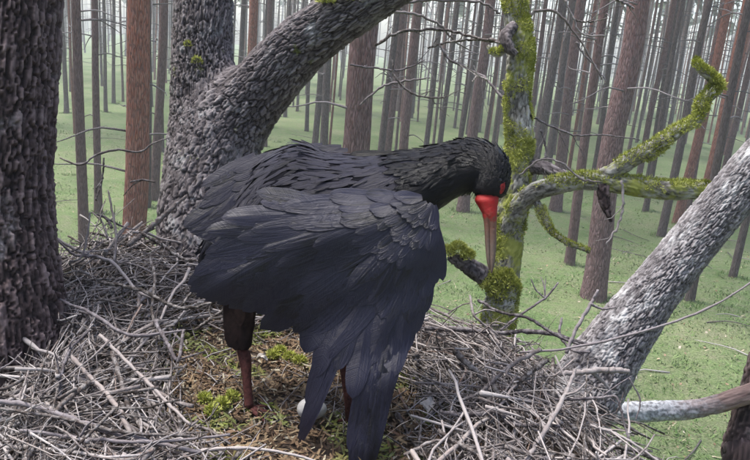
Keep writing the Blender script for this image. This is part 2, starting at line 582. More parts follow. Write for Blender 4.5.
# low grass and dead leaves on the nearer ground
cnt = 110000
rr_ = 7 + 33 * rng.random(cnt) ** 1.5
th = rng.uniform(-.62, .62, cnt)
gx, gy = rr_ * np.sin(th), rr_ * np.cos(th)
gz = gheight(gx, gy)
dens = fbm(np.stack([gx * .7, gy * .7, gx * 0], -1), 3, 21)
keep = dens + rng.random(cnt) * .3 > .52
gx, gy, gz, dens = gx[keep], gy[keep], gz[keep], dens[keep]
cnt = len(gx)
hgt = (.01 + .05 * rng.random(cnt)) * (.4 + 1.4 * np.clip(dens - .3, 0, 1) * 2)
a = rng.uniform(0, 6.28, cnt)
w = .008 + .016 * rng.random(cnt)
p0 = np.stack([gx, gy, gz - .01], -1)
sx = np.stack([np.cos(a) * w, np.sin(a) * w, a * 0], -1)
tipv = np.stack([rng.normal(0, .06, cnt), rng.normal(0, .06, cnt), hgt], -1)
V = np.stack([p0 - sx, p0 + sx, p0 + tipv], 1).reshape(-1, 3)
rn = np.repeat(np.where(rng.random(cnt) < .04, 1.0, np.clip(rng.random(cnt) * .5 + (dens - .4) * 1.1, 0, .9)), 3)
obj('grass', mesh_data('grass', V, np.arange(cnt * 3).reshape(-1, 3), [M_GRASS], False, {'rnd': rn}),
    label='low pale green grass and moss covering the forest floor', cat='grass', kind='stuff')
lc = 1700
rr_ = 7 + 22 * rng.random(lc) ** 1.3
th = rng.uniform(-.6, .62, lc)
gx, gy = rr_ * np.sin(th), rr_ * np.cos(th)
gz = gheight(gx, gy) + .02
a = rng.uniform(0, 6.28, lc); l = .02 + .025 * rng.random(lc)
c0 = np.stack([gx, gy, gz], -1)
d1 = np.stack([np.cos(a) * l, np.sin(a) * l, rng.normal(0, .012, lc)], -1)
d2 = np.stack([-np.sin(a) * l * .6, np.cos(a) * l * .6, rng.normal(0, .012, lc)], -1)
V = np.stack([c0 - d1, c0 - d2, c0 + d1, c0 + d2], 1).reshape(-1, 3)
M_LEAF = litter_material('dead_leaf', [(0, (.2, .13, .08)), (.6, (.36, .27, .18)), (1, (.5, .45, .36))])
obj('leaf_litter', mesh_data('leaf_litter', V, np.arange(lc * 4).reshape(-1, 4), [M_LEAF], False, {'rnd': np.repeat(rng.random(lc), 4)}),
    label='scattered pale dead leaves on the green forest floor', cat='leaves', kind='stuff')

s_ = None
fb = []
for k in range(170):
    d_ = random.uniform(8, 40); t_ = random.uniform(-.55, .55)
    x_, y_ = d_ * math.sin(t_), d_ * math.cos(t_)
    a_ = random.uniform(0, 6.28); l_ = random.uniform(.2, .9); z_ = float(gheight(np.array(x_), np.array(y_))) + .03
    fb.append(([(x_ - math.cos(a_) * l_, y_ - math.sin(a_) * l_, z_), (x_ + random.gauss(0, .08), y_ + random.gauss(0, .08), z_ + .03), (x_ + math.cos(a_) * l_, y_ + math.sin(a_) * l_, z_)], [.016, .012, .006]))
obj('fallen_sticks', tubeset('fallen_sticks', M_TWIG, fb, 5, 6), label='dead sticks strewn over the forest floor', cat='sticks', kind='stuff')
# ------------------------------------------------------------------ pines
TRUNK_H = 21.0
def pine_trunk_mesh(seed, mat):
    nl, ns = 64, 20
    zz = np.linspace(-.3, TRUNK_H, nl)
    r = .5 * (1 - zz / TRUNK_H * .62) * 1.0 + .16 * np.exp(-np.maximum(zz, 0) / .35) * .6
    ph = np.linspace(0, 2 * np.pi, ns, endpoint=False)
    bx = (fbm(np.stack([zz * .16, zz * 0 + seed * 7, zz * 0], -1), 2, seed) - .5) * 1.1
    by = (fbm(np.stack([zz * .16, zz * 0 + seed * 13, zz * 0 + 5], -1), 2, seed) - .5) * 1.1
    bx -= bx[1]; by -= by[1]
    q = np.stack(np.broadcast_arrays(np.cos(ph)[None] * 2, np.sin(ph)[None] * 2, zz[:, None] * 1.2), -1)
    rr = r[:, None] * (1 + (fbm(q + seed * 5, 3, seed) - .5) * .22)
    V = np.stack([bx[:, None] + rr * np.cos(ph), by[:, None] + rr * np.sin(ph), np.broadcast_to(zz[:, None], rr.shape)], -1)
    return mesh_data('pine_trunk', V.reshape(-1, 3), grid_faces(nl, ns), [mat]), (bx, by, zz)

def crown_mesh(seed):
    r2 = np.random.default_rng(seed)
    k = 110
    zz = 13.2 + 9 * r2.random(k) ** .8
    rad = 2.1 * np.sqrt(r2.random(k)) * np.clip((23.5 - zz) / 6, .25, 1)
    a = r2.uniform(0, 6.28, k)
    c = np.stack([rad * np.cos(a), rad * np.sin(a), zz], -1)
    Vs = []
    for t in range(4):
        d = r2.normal(size=(k, 3)) * .30
        e = r2.normal(size=(k, 3)) * .12
        Vs.append(np.stack([c - e, c + e, c + d], 1))
    V = np.concatenate(Vs).reshape(-1, 3)
    return mesh_data('pine_crown', V, np.arange(len(V)).reshape(-1, 3), [M_NEEDLE], False, {'rnd': np.repeat(r2.random(len(V) // 3), 3)})

CROWNS = [crown_mesh(s) for s in range(3)]
TRUNKS = {}
for mi in range(3):
    TRUNKS[mi] = [pine_trunk_mesh(3 * mi + s, PINES[mi]) for s in range(3)]

def stub_mesh(seed):
    r2 = random.Random(seed)
    L = []
    for k in range(13):
        z = r2.uniform(2.6, 10.5); a = r2.uniform(0, 6.28); ln = r2.uniform(.5, 1.7)
        dx, dy = math.cos(a), math.sin(a)
        sag = r2.uniform(-.35, .15)
        L.append(([(dx * .05, dy * .05, z), (dx * ln * .4, dy * ln * .4, z + .06), (dx * ln * .75 + r2.uniform(-.1, .1), dy * ln * .75, z + sag * .5), (dx * ln, dy * ln + r2.uniform(-.15, .15), z + sag)], [.022, .017, .011, .004]))
    return tubeset('dead_branches', M_TWIGDARK, L, 5, 8)
STUBS = [stub_mesh(s) for s in range(5)]

tree_n = 0
def pine(X, Y, diam, mi, label, group, lean=None, branches=True, crown=True):
    global tree_n
    tree_n += 1
    e = empty('pine_tree', (X, Y, 0), label, 'pine tree', group)
    rz = random.uniform(0, 6.28)
    lx, ly = lean if lean else (random.gauss(0, .02), random.gauss(0, .02))
    e.rotation_euler = (ly, lx, 0)
    me, _ = TRUNKS[mi][tree_n % 3]
    t = bpy.data.objects.new('trunk', me); COL.objects.link(t); t.parent = e
    t.scale = (diam, diam, 1); t.rotation_euler = (0, 0, rz)
    if crown:
        c = bpy.data.objects.new('crown', CROWNS[tree_n % 3]); COL.objects.link(c); c.parent = e
        c.rotation_euler = (0, 0, rz)
    if branches:
        s = bpy.data.objects.new('dead_branches', STUBS[tree_n % 5]); COL.objects.link(s); s.parent = e
        s.rotation_euler = (0, 0, rz * 2); s['kind'] = 'stuff'
    return e

# (photo px, py on the trunk, trunk width px, view depth m, bark, label)
NEAR = [
 (65, 60, 5, 40, 2, 'slim dark pine trunk closest to the dark tree at the left edge'),
 (81, 120, 11, 17, 1, 'straight mauve pine trunk left of the broad red pine, in front of thinner ones'),
 (96, 90, 8, 20, 1, 'brown pine trunk midway between the mauve trunk and the broad red pine'),
 (105, 60, 4, 42, 2, 'thin dark pine just right of the brown trunk, leaning slightly'),
 (113, 50, 4, 46, 2, 'thin dark pine directly left of the broad red pine'),
 (127, 110, 27, 12, 0, 'broad pine with bright red bark left of the forked oak'),
 (147, 80, 8, 21, 2, 'grey pine trunk touching the right side of the broad red pine'),
 (155, 80, 10, 22, 1, 'pinkish mauve pine between the broad red pine and the forked oak'),
 (163, 90, 4, 30, 2, 'thin pine stem seen right beside the left edge of the forked oak'),
 (251, 20, 11, 26, 0, 'red pine seen through the fork of the oak'),
 (240, 25, 6, 36, 2, 'grey pine left of the red one in the fork of the oak'),
 (267, 15, 5, 40, 2, 'narrow pine right of the red one in the fork of the oak'),
 (317, 110, 7, 33, 2, 'grey pine under the oak limb, left one of a close pair'),
 (327, 110, 9, 30, 2, 'grey pine under the oak limb, right one of a close pair'),
 (357, 95, 33, 10.5, 1, "broad mauve pine trunk rising behind the stork's back"),
 (385, 95, 8, 24, 2, "grey pine just right of the broad mauve trunk above the stork"),
 (396, 50, 9, 27, 1, "reddish pine second to the right of the broad mauve trunk"),
 (411, 85, 11, 22, 1, "mauve pine above the middle of the stork's neck"),
 (432, 85, 6, 32, 2, "slender grey pine above the stork's neck, left of the bent twigs"),
 (446, 85, 6, 34, 2, "slender grey pine above the stork's nape"),
 (466, 75, 6, 30, 2, "slender grey pine left of the red-topped pine above the stork's head"),
 (481, 60, 13, 23, 1, "red-topped pine above the stork's head, left of the mossy limb"),
 (500, 90, 4, 38, 2, 'very thin pine close to the left side of the mossy limb'),
 (546, 70, 11, 25, 2, 'dark pine right of the mossy limb, first of three'),
 (563, 70, 8, 29, 2, 'grey pine right of the mossy limb, middle one of three'),
 (577, 70, 13, 25, 1, 'mauve pine right of the mossy limb, third of three'),
 (598, 90, 11, 18, 1, 'mauve pine left beside the broadest trunk on the right side'),
 (630, 90, 27, 15.4, 1, 'broadest mauve pine on the right, passing behind the mossy side branch'),
 (657, 150, 6, 27, 2, 'thin grey pine right next to the broadest trunk on the right'),
 (676, 160, 9, 23, 2, 'leaning grey pine behind the rising mossy branch', ),
 (692, 150, 10, 25, 0, 'reddish pine behind the cut end of the mossy branch'),
 (706, 120, 7, 27, 1, 'mauve pine right of the reddish one near the mossy branch tip'),
 (722, 100, 11, 22, 0, 'red pine at right, above the lichen-covered limb'),
 (738, 60, 8, 26, 0, 'narrow red pine near the upper right corner'),
 (748, 60, 7, 30, 1, 'pine cut by the right edge of the picture'),
 (613, 60, 6, 30, 2, 'thin pine between the two mauve trunks on the right'),
 (664, 40, 7, 29, 1, 'thin mauve pine above the rising mossy branch'),
 (693, 285, 9, 17, 2, 'dark pine base showing under the lichen-covered limb'),
 (742, 235, 8, 19, 2, 'pine base right of the lichen-covered limb at the picture edge'),
]
placed = []
for px, py, w, d, mi, lab in NEAR:
    p = at(px, py, d)
    pine(p[0], p[1], w / FPX * d * .95, mi, lab, 'pines in the near rows', branches=True)
    placed.append((p[0], p[1]))

ZONES = [(52, 'left of the dark left tree'), (112, 'between the dark left tree and the broad red pine'),
         (172, 'between the broad red pine and the oak fork'), (300, 'behind the forked oak'), (345, 'under the slanting oak limb'),
         (375, 'behind the broad mauve pine'), (440, "above the stork's neck"), (508, "above the stork's head"), (535, 'behind the mossy upright limb'),
         (590, 'just right of the mossy upright limb'), (645, 'around the broadest pine on the right'), (690, 'above the rising mossy branch'), (2000, 'towards the upper right corner')]
def far_label(x, y, mi):
    v = CR.T @ np.array([x, y, 0.0])
    px = 375 + FPX * v[0] / -v[2]
    zone = next(z for lim, z in ZONES if px < lim)
    return 'thin %s pine in haze, %s' % ('grey' if mi == 2 else 'reddish', zone)
k = 0
while k < 258:
    yy = 30 + 62 * random.random() ** .8
    hw = yy * .57
    xx = random.uniform(-hw, hw)
    # fewer trees in the open glades left of centre
    if random.random() < (.5 if xx < 0 else 0): continue
    if min((xx - a_) ** 2 + (yy - b_) ** 2 for a_, b_ in placed) < 1.7: continue
    placed.append((xx, yy))
    mi = random.choice([0, 1, 1, 2, 2, 2])
    pine(xx, yy, random.uniform(.1, .27), mi, far_label(xx, yy, mi), 'pines far back in the forest', branches=True)
    k += 1

# the distant wood that reads as one mass
s = Soup()
for k in range(650):
    yy = random.uniform(88, 235)
    xx = random.uniform(-.75, .75) * yy
    r = random.uniform(.1, .2)
    l1, l2 = random.gauss(0, .25), random.gauss(0, .25)
    V, q, t = tube([(xx, yy, -.5), (xx + l1, yy, 10), (xx + l2, yy, 22)], [r, r * .75, r * .35], 5, 5, False)
    s.add(V, (q,))
dw = obj('distant_wood', s.data('distant_wood', PINES[2]), label='far-off mass of pine trunks fading into haze', cat='forest', kind='stuff')
Vs = []
kk = 2500
yy = rng.uniform(70, 240, kk); xx = rng.uniform(-.75, .75, kk) * yy; zz = rng.uniform(11, 21, kk)
c = np.stack([xx, yy, zz], -1)
V = np.stack([c + rng.normal(size=(kk, 3)) * .9, c + rng.normal(size=(kk, 3)) * .9, c + rng.normal(size=(kk, 3)) * .9], 1).reshape(-1, 3)
obj('distant_foliage', mesh_data('distant_foliage', V, np.arange(kk * 3).reshape(-1, 3), [M_NEEDLE], False, {'rnd': np.repeat(rng.random(kk), 3)}), dw, kind='stuff')

# the same pine wood goes on behind and beside the camera
s = Soup()
Vs = []
for k in range(300):
    d_ = 7 + 60 * random.random() ** .8
    t_ = math.radians(random.uniform(42, 318))
    xx, yy = d_ * math.sin(t_), d_ * math.cos(t_)
    r_ = random.uniform(.1, .2)
    V, q, t = tube([(xx, yy, -.5), (xx + random.gauss(0, .2), yy + random.gauss(0, .2), 10), (xx + random.gauss(0, .25), yy + random.gauss(0, .25), 21)], [r_ * 1.1, r_ * .8, r_ * .35], 6, 6, False)
    s.add(V, (q,))
    c = np.stack([xx + rng.normal(0, 1.1, 60), yy + rng.normal(0, 1.1, 60), rng.uniform(9, 21, 60)], -1)
    Vs.append(np.stack([c + rng.normal(size=(60, 3)) * .45, c + rng.normal(size=(60, 3)) * .45, c + rng.normal(size=(60, 3)) * .45], 1).reshape(-1, 3))
sw = obj('surrounding_wood', s.data('surrounding_wood', PINES[1]), label='pine wood continuing beside and behind the nest tree', cat='forest', kind='stuff')
V = np.concatenate(Vs)
obj('surrounding_foliage', mesh_data('surrounding_foliage', V, np.arange(len(V)).reshape(-1, 3), [M_NEEDLE], False, {'rnd': np.repeat(rng.random(len(V) // 3), 3)}), sw, kind='stuff')

# taller grass and bilberry tufts round the pine bases and in the glade
tc_ = [(x_, y_, .34, 150) for x_, y_ in placed[:39]] + [(x_, y_, .25, 45) for x_, y_ in placed[39:] if y_ < 55]
for k in range(170):
    d_ = 8 + 34 * random.random() ** 1.2; t_ = random.uniform(-.6, .6)
    tc_.append((d_ * math.sin(t_), d_ * math.cos(t_), random.uniform(.15, .5), 70))
Vs, As = [], []
for x_, y_, rad_, n_ in tc_:
    a = rng.uniform(0, 6.28, n_); q_ = rad_ * np.sqrt(rng.random(n_)) * 1.2
    px_, py_ = x_ + q_ * np.cos(a), y_ + q_ * np.sin(a)
    p0 = np.stack([px_, py_, gheight(px_, py_) - .01], -1)
    b2 = rng.uniform(0, 6.28, n_); w_ = .006 + .012 * rng.random(n_)
    sx = np.stack([np.cos(b2) * w_, np.sin(b2) * w_, 0 * b2], -1)
    tip = np.stack([rng.normal(0, .05, n_), rng.normal(0, .05, n_), .03 + .1 * rng.random(n_)], -1)
    Vs.append(np.stack([p0 - sx, p0 + sx, p0 + tip], 1).reshape(-1, 3))
    As.append(np.repeat(np.clip(rng.random(n_) * .6 + random.uniform(-.1, .3), 0, .9), 3))
V = np.concatenate(Vs)
obj('grass_tufts', mesh_data('grass_tufts', V, np.arange(len(V)).reshape(-1, 3), [M_GRASS], False, {'rnd': np.concatenate(As)}), label='taller grass tufts round the pine bases and in the glade', cat='grass', kind='stuff')

# ------------------------------------------------------------------ haze
hz = bpy.data.materials.new('haze_air')
hz.use_nodes = True
hn = hz.node_tree
for nd in list(hn.nodes):
    if nd.type != 'OUTPUT_MATERIAL': hn.nodes.remove(nd)
pv = hn.nodes.new('ShaderNodeVolumePrincipled')
pv.inputs['Color'].default_value = (.95, .97, .98, 1)
pv.inputs['Density'].default_value = .0024
pv.inputs['Anisotropy'].default_value = .2
hn.links.new(pv.outputs[0], hn.nodes['Material Output'].inputs['Volume'])
bx = [(-268, -252, -2), (268, -252, -2), (268, 282, -2), (-268, 282, -2)]
bv = bx + [(x, y, 26) for x, y, _ in bx]
bf = [(0, 3, 2, 1), (4, 5, 6, 7), (0, 1, 5, 4), (1, 2, 6, 5), (2, 3, 7, 6), (3, 0, 4, 7)]
obj('haze', mesh_data('haze', bv, bf, [hz], False), label='thin pale haze hanging between the pines', cat='haze', kind='stuff')

# ------------------------------------------------------------------ dark tree at the left edge
P, R = pxpath([(-2, -70, 1.97, 62), (-6, 0, 1.96, 62), (-12, 100, 1.95, 63), (-17, 200, 1.94, 64), (-14, 260, 1.94, 66), (-6, 330, 1.95, 70), (0, 400, 1.97, 74)])
top = P[0] + (P[0] - P[1]) * 3
low = P[-1]
P = [np.array([low[0] - .05, low[1] + .05, -.2]), np.array([low[0] - .04, low[1] + .03, 2.4]), np.array([low[0] - .01, low[1] + .01, 4.1])] + P[::-1] + [top]
R = [.34, .25, .215] + R[::-1] + [.16]
dk = empty('dark_tree', (P[0][0], P[0][1], 0), 'thick dark tree trunk with deep furrowed bark along the left edge', 'tree')
bark_tube('trunk', P, R, M_DARKBARK, dk, 230, 1000, (.0125, .10), .0105, .42, 3, .04)

# ------------------------------------------------------------------ the oak that carries the nest
oak = empty('oak_tree', (-.1, 2.05, 0), 'rugged grey oak whose forked, lichened and mossy limbs carry the nest', 'oak tree')
fork = np.array([-.25, 2.15, 3.75])
bark_tube('trunk', [(-.1, 2.05, -.3), (-.12, 2.07, 1.2), (-.2, 2.1, 2.8), fork + [0, 0, .25]], [.52, .4, .37, .3], M_OAK, oak, 72, 160, (.035, .09), .014, .35, 1)
# forked limb behind the nest: stem going up, limb slanting off to the right
L = [(238, 330, 2.62, 60), (216, 250, 2.66, 56), (208, 190, 2.68, 44), (206, 130, 2.7, 36), (203, 80, 2.7, 31), (203, 30, 2.7, 29), (208, -60, 2.7, 28)]
P, R = pxpath(L)
P = [fork + [0, .1, -.2]] + P + [P[-1] + np.array([0.05, 0.1, .9]), P[-1] + np.array([-.1, 0.3, 2.4])]
R = [.26] + R + [.1, .06]
L2 = [(214, 270, 2.68, 36), (214, 205, 2.68, 34), (226, 145, 2.66, 33), (248, 105, 2.64, 32), (274, 74, 2.6, 30), (304, 44, 2.56, 28), (352, 10, 2.5, 25.5), (405, -24, 2.45, 23), (460, -60, 2.4, 21)]
P2, R2 = pxpath(L2)
P2 += [P2[-1] + np.array([.5, -.1, .4]), P2[-1] + np.array([1.3, -.1, 1.3])]
R2 += [.065, .04]
Ca, ra = catmull(P, 640), catmull(np.array(R)[:, None], 640)[:, 0]
Cb, rb = catmull(P2, 520), catmull(np.array(R2)[:, None], 520)[:, 0]
stem, *_ = bark_tube('limb', P, R, M_OAK, oak, 220, 640, (.0115, .046), .0078, .2, 2, .05, (Cb, rb, .10, .07))
stem['label'] = 'grey upright stem of the oak fork behind the stork'
lb, *_ = bark_tube('limb', P2, R2, M_OAK, oak, 220, 520, (.0115, .046), .0078, .2, 4, .05, (Ca, ra, .10, .07))
lb['label'] = 'thick grey oak limb slanting up to the right behind the stork'
moss_patch('moss', lb, [(at(344, -4, 2.42), .035, 1), (at(325, 0, 2.42), .03, 1), (at(368, -8, 2.42), .03, 1)], 2400)
moss_patch('moss', stem, [(at(197, 62, 2.58), .02, 1), (at(188, 45, 2.59), .015, 1)], 500, .007)

# pale limb on the right
L = [(505, 560, 2.12, 46), (548, 455, 2.12, 42), (583, 395, 2.12, 37), (618, 340, 2.12, 30), (657, 287, 2.12, 24.5), (706, 226, 2.12, 23), (766, 158, 2.1, 24), (840, 84, 2.1, 23)]
P, R = pxpath(L)
P = [fork + [.1, 0, -.1]] + P + [P[-1] + np.array([.5, 0.1, .5])]
R = [.2] + R + [.08]
rl, *_ = bark_tube('limb', P, R, M_LICHEN, oak, 210, 640, (.009, .03), .005, .22, 6)
rl['label'] = 'pale lichen-covered oak limb slanting up to the right edge'

# dead branch crossing below it
m, nt, b = new_mat('weathered_branch', .9, .2)
bc = attr(nt, 'bc').outputs['Vector']
sp = nt.nodes.new('ShaderNodeSeparateXYZ'); nt.links.new(bc, sp.inputs[0])
n1 = noise(nt, bc, 22, 5, .7)
ad = N(nt, 'ShaderNodeMath', operation='MULTIPLY_ADD'); nt.links.new(n1, ad.inputs[0]); ad.inputs[1].default_value = .25; nt.links.new(sp.outputs[2], ad.inputs[2])
fac = ramp(nt, ad.outputs[0], [(.4, (1, 1, 1)), (.62, (0, 0, 0))])
wood = ramp(nt, noise(nt, scaled(nt, bc, (1, 1, .08)), 120, 3, .6), [(.3, (.09, .06, .055)), (.6, (.24, .17, .15)), (.8, (.38, .3, .27))])
lich = ramp(nt, noise(nt, bc, 70, 4, .7), [(.35, (.14, .14, .15)), (.6, (.5, .52, .55))])
nt.links.new(mix(nt, fac, wood, lich), b.inputs['Base Color'])
bump(nt, b, n1, .5, .006)
L = [(575, 420, 2.3, 10), (610, 414, 2.3, 10.5), (655, 411, 2.3, 10), (700, 408, 2.3, 9), (750, 393, 2.3, 9), (800, 372, 2.32, 9), (880, 330, 2.4, 8)]
P, R = pxpath(L)
br, *_ = bark_tube('branch', P, R, m, oak, 48, 160, (.02, .08), .003, .3, 8, .05)
br['label'] = 'weathered bare branch crossing under the pale limb'

# mossy limb
L = [(488, 420, 2.75, 17), (495, 345, 2.75, 17), (503, 290, 2.75, 16), (510, 235, 2.75, 14.5), (514, 190, 2.75, 13.5), (520, 140, 2.75, 13), (517, 95, 2.75, 12), (521, 50, 2.75, 13), (515, 5, 2.75, 11), (513, -50, 2.75, 10)]
P, R = pxpath(L)
P = [fork + [.2, .25, -.1]] + P + [P[-1] + np.array([.02, .05, .5]), P[-1] + np.array([.2, .2, 1.4])]
R = [.1] + R + [.03, .015]
ml, mC, mR, mF = bark_tube('mossy_limb', P, R, M_MOSSBARK, oak, 64, 340, (.018, .04), .006, .35, 9, .12)
ml['label'] = 'upright oak limb thickly grown with yellow-green moss'
moss_on(ml, mC, mR, mF, 38000, .12, .85, .5, .010, .2, 3)
sp_ = [(at(px, py, 2.70), r, 1) for px, py, r in [(500, 280, .04), (488, 286, .035), (511, 285, .035), (497, 293, .04), (506, 276, .03), (490, 278, .03)]]
moss_patch('moss', ml, sp_, 5000, .013)
# knot and curled stub on the mossy limb
P, R = pxpath([(514, 26, 2.7, 5), (506, 36, 2.66, 6), (509, 48, 2.64, 5), (516, 55, 2.64, 3)])
bark_tube('stub', P, R, M_OAK, oak, 24, 40, (.012, .03), .003, .3, 12)
P, R = pxpath([(510, 42, 2.7, 5), (500, 52, 2.68, 4), (492, 52, 2.67, 3.5), (487, 46, 2.67, 2)])
s1, *_ = bark_tube('stub', P, R, M_MOSSBARK, oak, 24, 40, (.012, .03), .003, .3, 13)
moss_patch('moss', s1, [(at(494, 53, 2.66), .018, 1), (at(502, 50, 2.66), .015, 1)], 700, .009)

def mossy_branch(L, seed, ns=40, nl=120, moss=None, mat=None, n=2500, msize=.010):
    P, R = pxpath(L)
    o, C_, R_, F_ = bark_tube('branch', P, R, mat or M_MOSSBARK, oak, ns, nl, (.014, .035), .004, .35, seed, .12)
    if moss and mat is None:
        moss_on(o, C_, R_, F_, n * 2, .12, 1, .5, msize, .55, seed)
    elif moss:
        moss_patch('moss', o, [(at(a, b_, d), r, 1) for a, b_, d, r in moss], n, msize)
    return o
mb = mossy_branch([(508, 235, 2.74, 9), (516, 212, 2.68, 10), (533, 193, 2.62, 10), (555, 186, 2.58, 9), (585, 181, 2.55, 9), (620, 184, 2.52, 9.5), (660, 190, 2.5, 9.5), (700, 190, 2.48, 9), (709, 190, 2.48, 7)], 14, 48, 180,
    [(540, 180, 2.58, .022), (552, 178, 2.55, .024), (568, 174, 2.53, .02), (590, 173, 2.52, .022), (605, 172, 2.5, .02), (632, 178, 2.49, .022), (640, 184, 2.47, .024), (662, 181, 2.47, .022), (675, 181, 2.46, .02), (690, 184, 2.45, .024), (702, 186, 2.45, .022), (648, 190, 2.46, .02)], n=6500)
mb['label'] = 'cut-off mossy branch reaching right to the pale limb'
mb = mossy_branch([(596, 180, 2.55, 7), (612, 172, 2.52, 8.5), (635, 158, 2.5, 8), (660, 144, 2.5, 7.5), (680, 130, 2.5, 6), (699, 118, 2.5, 5.5), (702, 104, 2.5, 6), (712, 92, 2.5, 6.5), (717, 86, 2.5, 6), (710, 76, 2.5, 5), (699, 67, 2.5, 3.5), (696, 58, 2.52, 2)], 15, 40, 180,
    [(615, 166, 2.48, .022), (628, 159, 2.47, .022), (640, 150, 2.47, .022), (652, 143, 2.47, .02), (665, 139, 2.47, .014), (702, 108, 2.48, .014), (706, 98, 2.48, .016), (712, 92, 2.48, .018), (717, 84, 2.48, .018), (711, 77, 2.48, .016), (703, 70, 2.48, .014), (698, 64, 2.48, .01)], n=5200)
mb['label'] = 'mossy side branch rising to a crooked tip'
mossy_branch([(520, 178, 2.78, 6), (530, 168, 2.74, 8), (545, 168, 2.7, 7), (562, 176, 2.66, 6), (580, 180, 2.6, 4)], 16, 32, 60, None, M_OAK)
mossy_branch([(603, 184, 2.52, 7), (604, 198, 2.52, 6), (607, 210, 2.52, 4), (611, 222, 2.52, 1.5)], 17, 24, 50, None, M_DARKBARK)
mossy_branch([(536, 200, 2.62, 4), (543, 215, 2.6, 3.5), (552, 232, 2.58, 3), (568, 243, 2.56, 3), (590, 252, 2.55, 2)], 18, 20, 70,
    [(541, 210, 2.59, .009), (548, 226, 2.57, .010), (560, 238, 2.55, .009), (575, 246, 2.54, .008)], None, 1400, .008)
mossy_branch([(500, 285, 2.74, 9), (478, 272, 2.7, 10), (462, 262, 2.68, 8), (450, 256, 2.66, 5)], 19, 28, 60,
    [(458, 250, 2.64, .03), (448, 252, 2.64, .022), (468, 256, 2.64, .022)], M_OAK, 3000, .012)

# fine bare twigs of the oak in front of the forest
AIR = [
 [(392, 12, 2.9, 1.6), (415, 14, 2.95, 1.8), (438, 24, 3.0, 1.5), (456, 42, 3.05, 1.2), (470, 50, 3.1, .8)],
 [(375, 45, 2.9, 1.6), (400, 32, 2.95, 1.8), (440, 30, 3.0, 1.6), (470, 36, 3.0, 1.5), (500, 42, 2.9, 2.2)],
 [(395, 2, 2.8, 1.6), (440, 0, 2.8, 1.8), (480, 2, 2.8, 1.5), (500, 14, 2.8, 1.2)],
 [(440, 45, 3.0, 1.4), (450, 60, 3.0, 1.4), (475, 72, 3.0, 1.4), (487, 80, 2.9, 1.5), (500, 95, 2.85, 1.5), (509, 100, 2.8, 2)],
 [(350, 65, 2.9, 1), (375, 68, 3.0, 1.2), (400, 70, 3.0, 1), (425, 60, 3.0, .8)],
 [(360, 105, 3.1, 1), (380, 88, 3.1, 1.2), (400, 82, 3.1, 1.2), (430, 78, 3.1, .8)],
 [(392, 60, 3.0, 1), (396, 78, 3.0, 1.3), (415, 95, 3.0, 1.2), (445, 98, 3.0, .9)],
 [(487, 80, 2.9, 1.1), (478, 76, 2.9, 1.0), (472, 82, 2.9, .8)],
 [(428, 48, 3.0, 1.2), (450, 42, 3.0, 1.2), (480, 40, 3.0, 1.3), (512, 46, 2.8, 1.6)],
 [(524, 18, 2.75, 1.8), (540, 10, 2.75, 1.7), (556, 12, 2.75, 1.5), (568, 24, 2.75, 1.3), (580, 40, 2.75, 1.1), (592, 60, 2.75, 1), (602, 80, 2.75, .8)],
 [(565, 0, 2.8, 1.3), (574, 20, 2.8, 1.2), (582, 34, 2.8, 1), (605, 36, 2.8, .8)],
 [(574, 20, 2.8, 1), (590, 22, 2.8, .9), (608, 18, 2.8, .7)],
 [(576, 42, 2.8, 1.2), (584, 54, 2.8, 1.1), (600, 72, 2.8, 1), (606, 82, 2.8, .6)],
 [(610, -5, 2.8, 1.6), (622, 2, 2.8, 1.6), (634, 8, 2.8, 1.2)],
 [(530, 115, 2.75, 1.3), (548, 125, 2.75, 1.2), (575, 135, 2.75, 1.1), (605, 135, 2.75, .9), (640, 140, 2.75, .6)],
 [(520, 175, 2.6, 1.3), (540, 160, 2.55, 1.2), (560, 162, 2.5, 1.2), (580, 178, 2.48, 1.2), (600, 182, 2.46, 1)],
 [(622, 180, 2.44, 1.6), (623, 205, 2.44, 1.6), (618, 225, 2.44, 1.5), (606, 245, 2.44, 1.2)],
 [(541, 130, 2.75, 1), (546, 150, 2.75, 1.2), (540, 172, 2.7, 1)],
]
for L in AIR:
    P, R = pxpath(L)
    V, q, t = tube(P, [max(x * .85, .002) for x in R], 6, 30, True, .4)
    s = Soup(); s.add(V, (q, t), .4)
    P = np.asarray(P)
    for kx in range(random.randint(1, 4)):
        j_ = random.randint(0, len(P) - 2)
        dv = P[j_ + 1] - P[j_]; nrm = np.linalg.norm(dv); o0 = P[j_] + dv * random.random()
        sv_ = np.cross(dv / nrm, rng.normal(size=3)); sv_ /= np.linalg.norm(sv_)
        e_ = o0 + (dv / nrm * .7 + sv_ * .6) * random.uniform(.04, .2)
        V, q, t = tube([o0, (o0 + e_) / 2 + rng.normal(0, .008, 3), e_], [.0018, .0015, .0008], 5, 9, True, .8)
        s.add(V, (q, t), .4)
    obj('twig', s.data('twig', M_TWIG if random.random() < .6 else M_TWIGDARK), oak)

# leaning stem in the lower right corner
P, R = pxpath([(800, 250, 2.35, 14), (775, 330, 2.35, 16), (757, 395, 2.35, 17), (742, 450, 2.35, 18), (725, 520, 2.35, 19)])
P = P + [np.array([P[-1][0] - .15, P[-1][1] + .1, 2.0]), np.array([P[-1][0] - .25, P[-1][1] + .2, -.2])]
R = R + [.09, .13]
P = [P[0] + np.array([.35, .1, 1.2])] + P; R = [.03] + R
st = empty('leaning_tree', (P[-1][0], P[-1][1], 0), 'thin leaning reddish-brown stem in the lower right corner', 'tree')
bark_tube('trunk', P, R, M_DARKBARK, st, 48, 260, (.016, .06), .005, .3, 22)

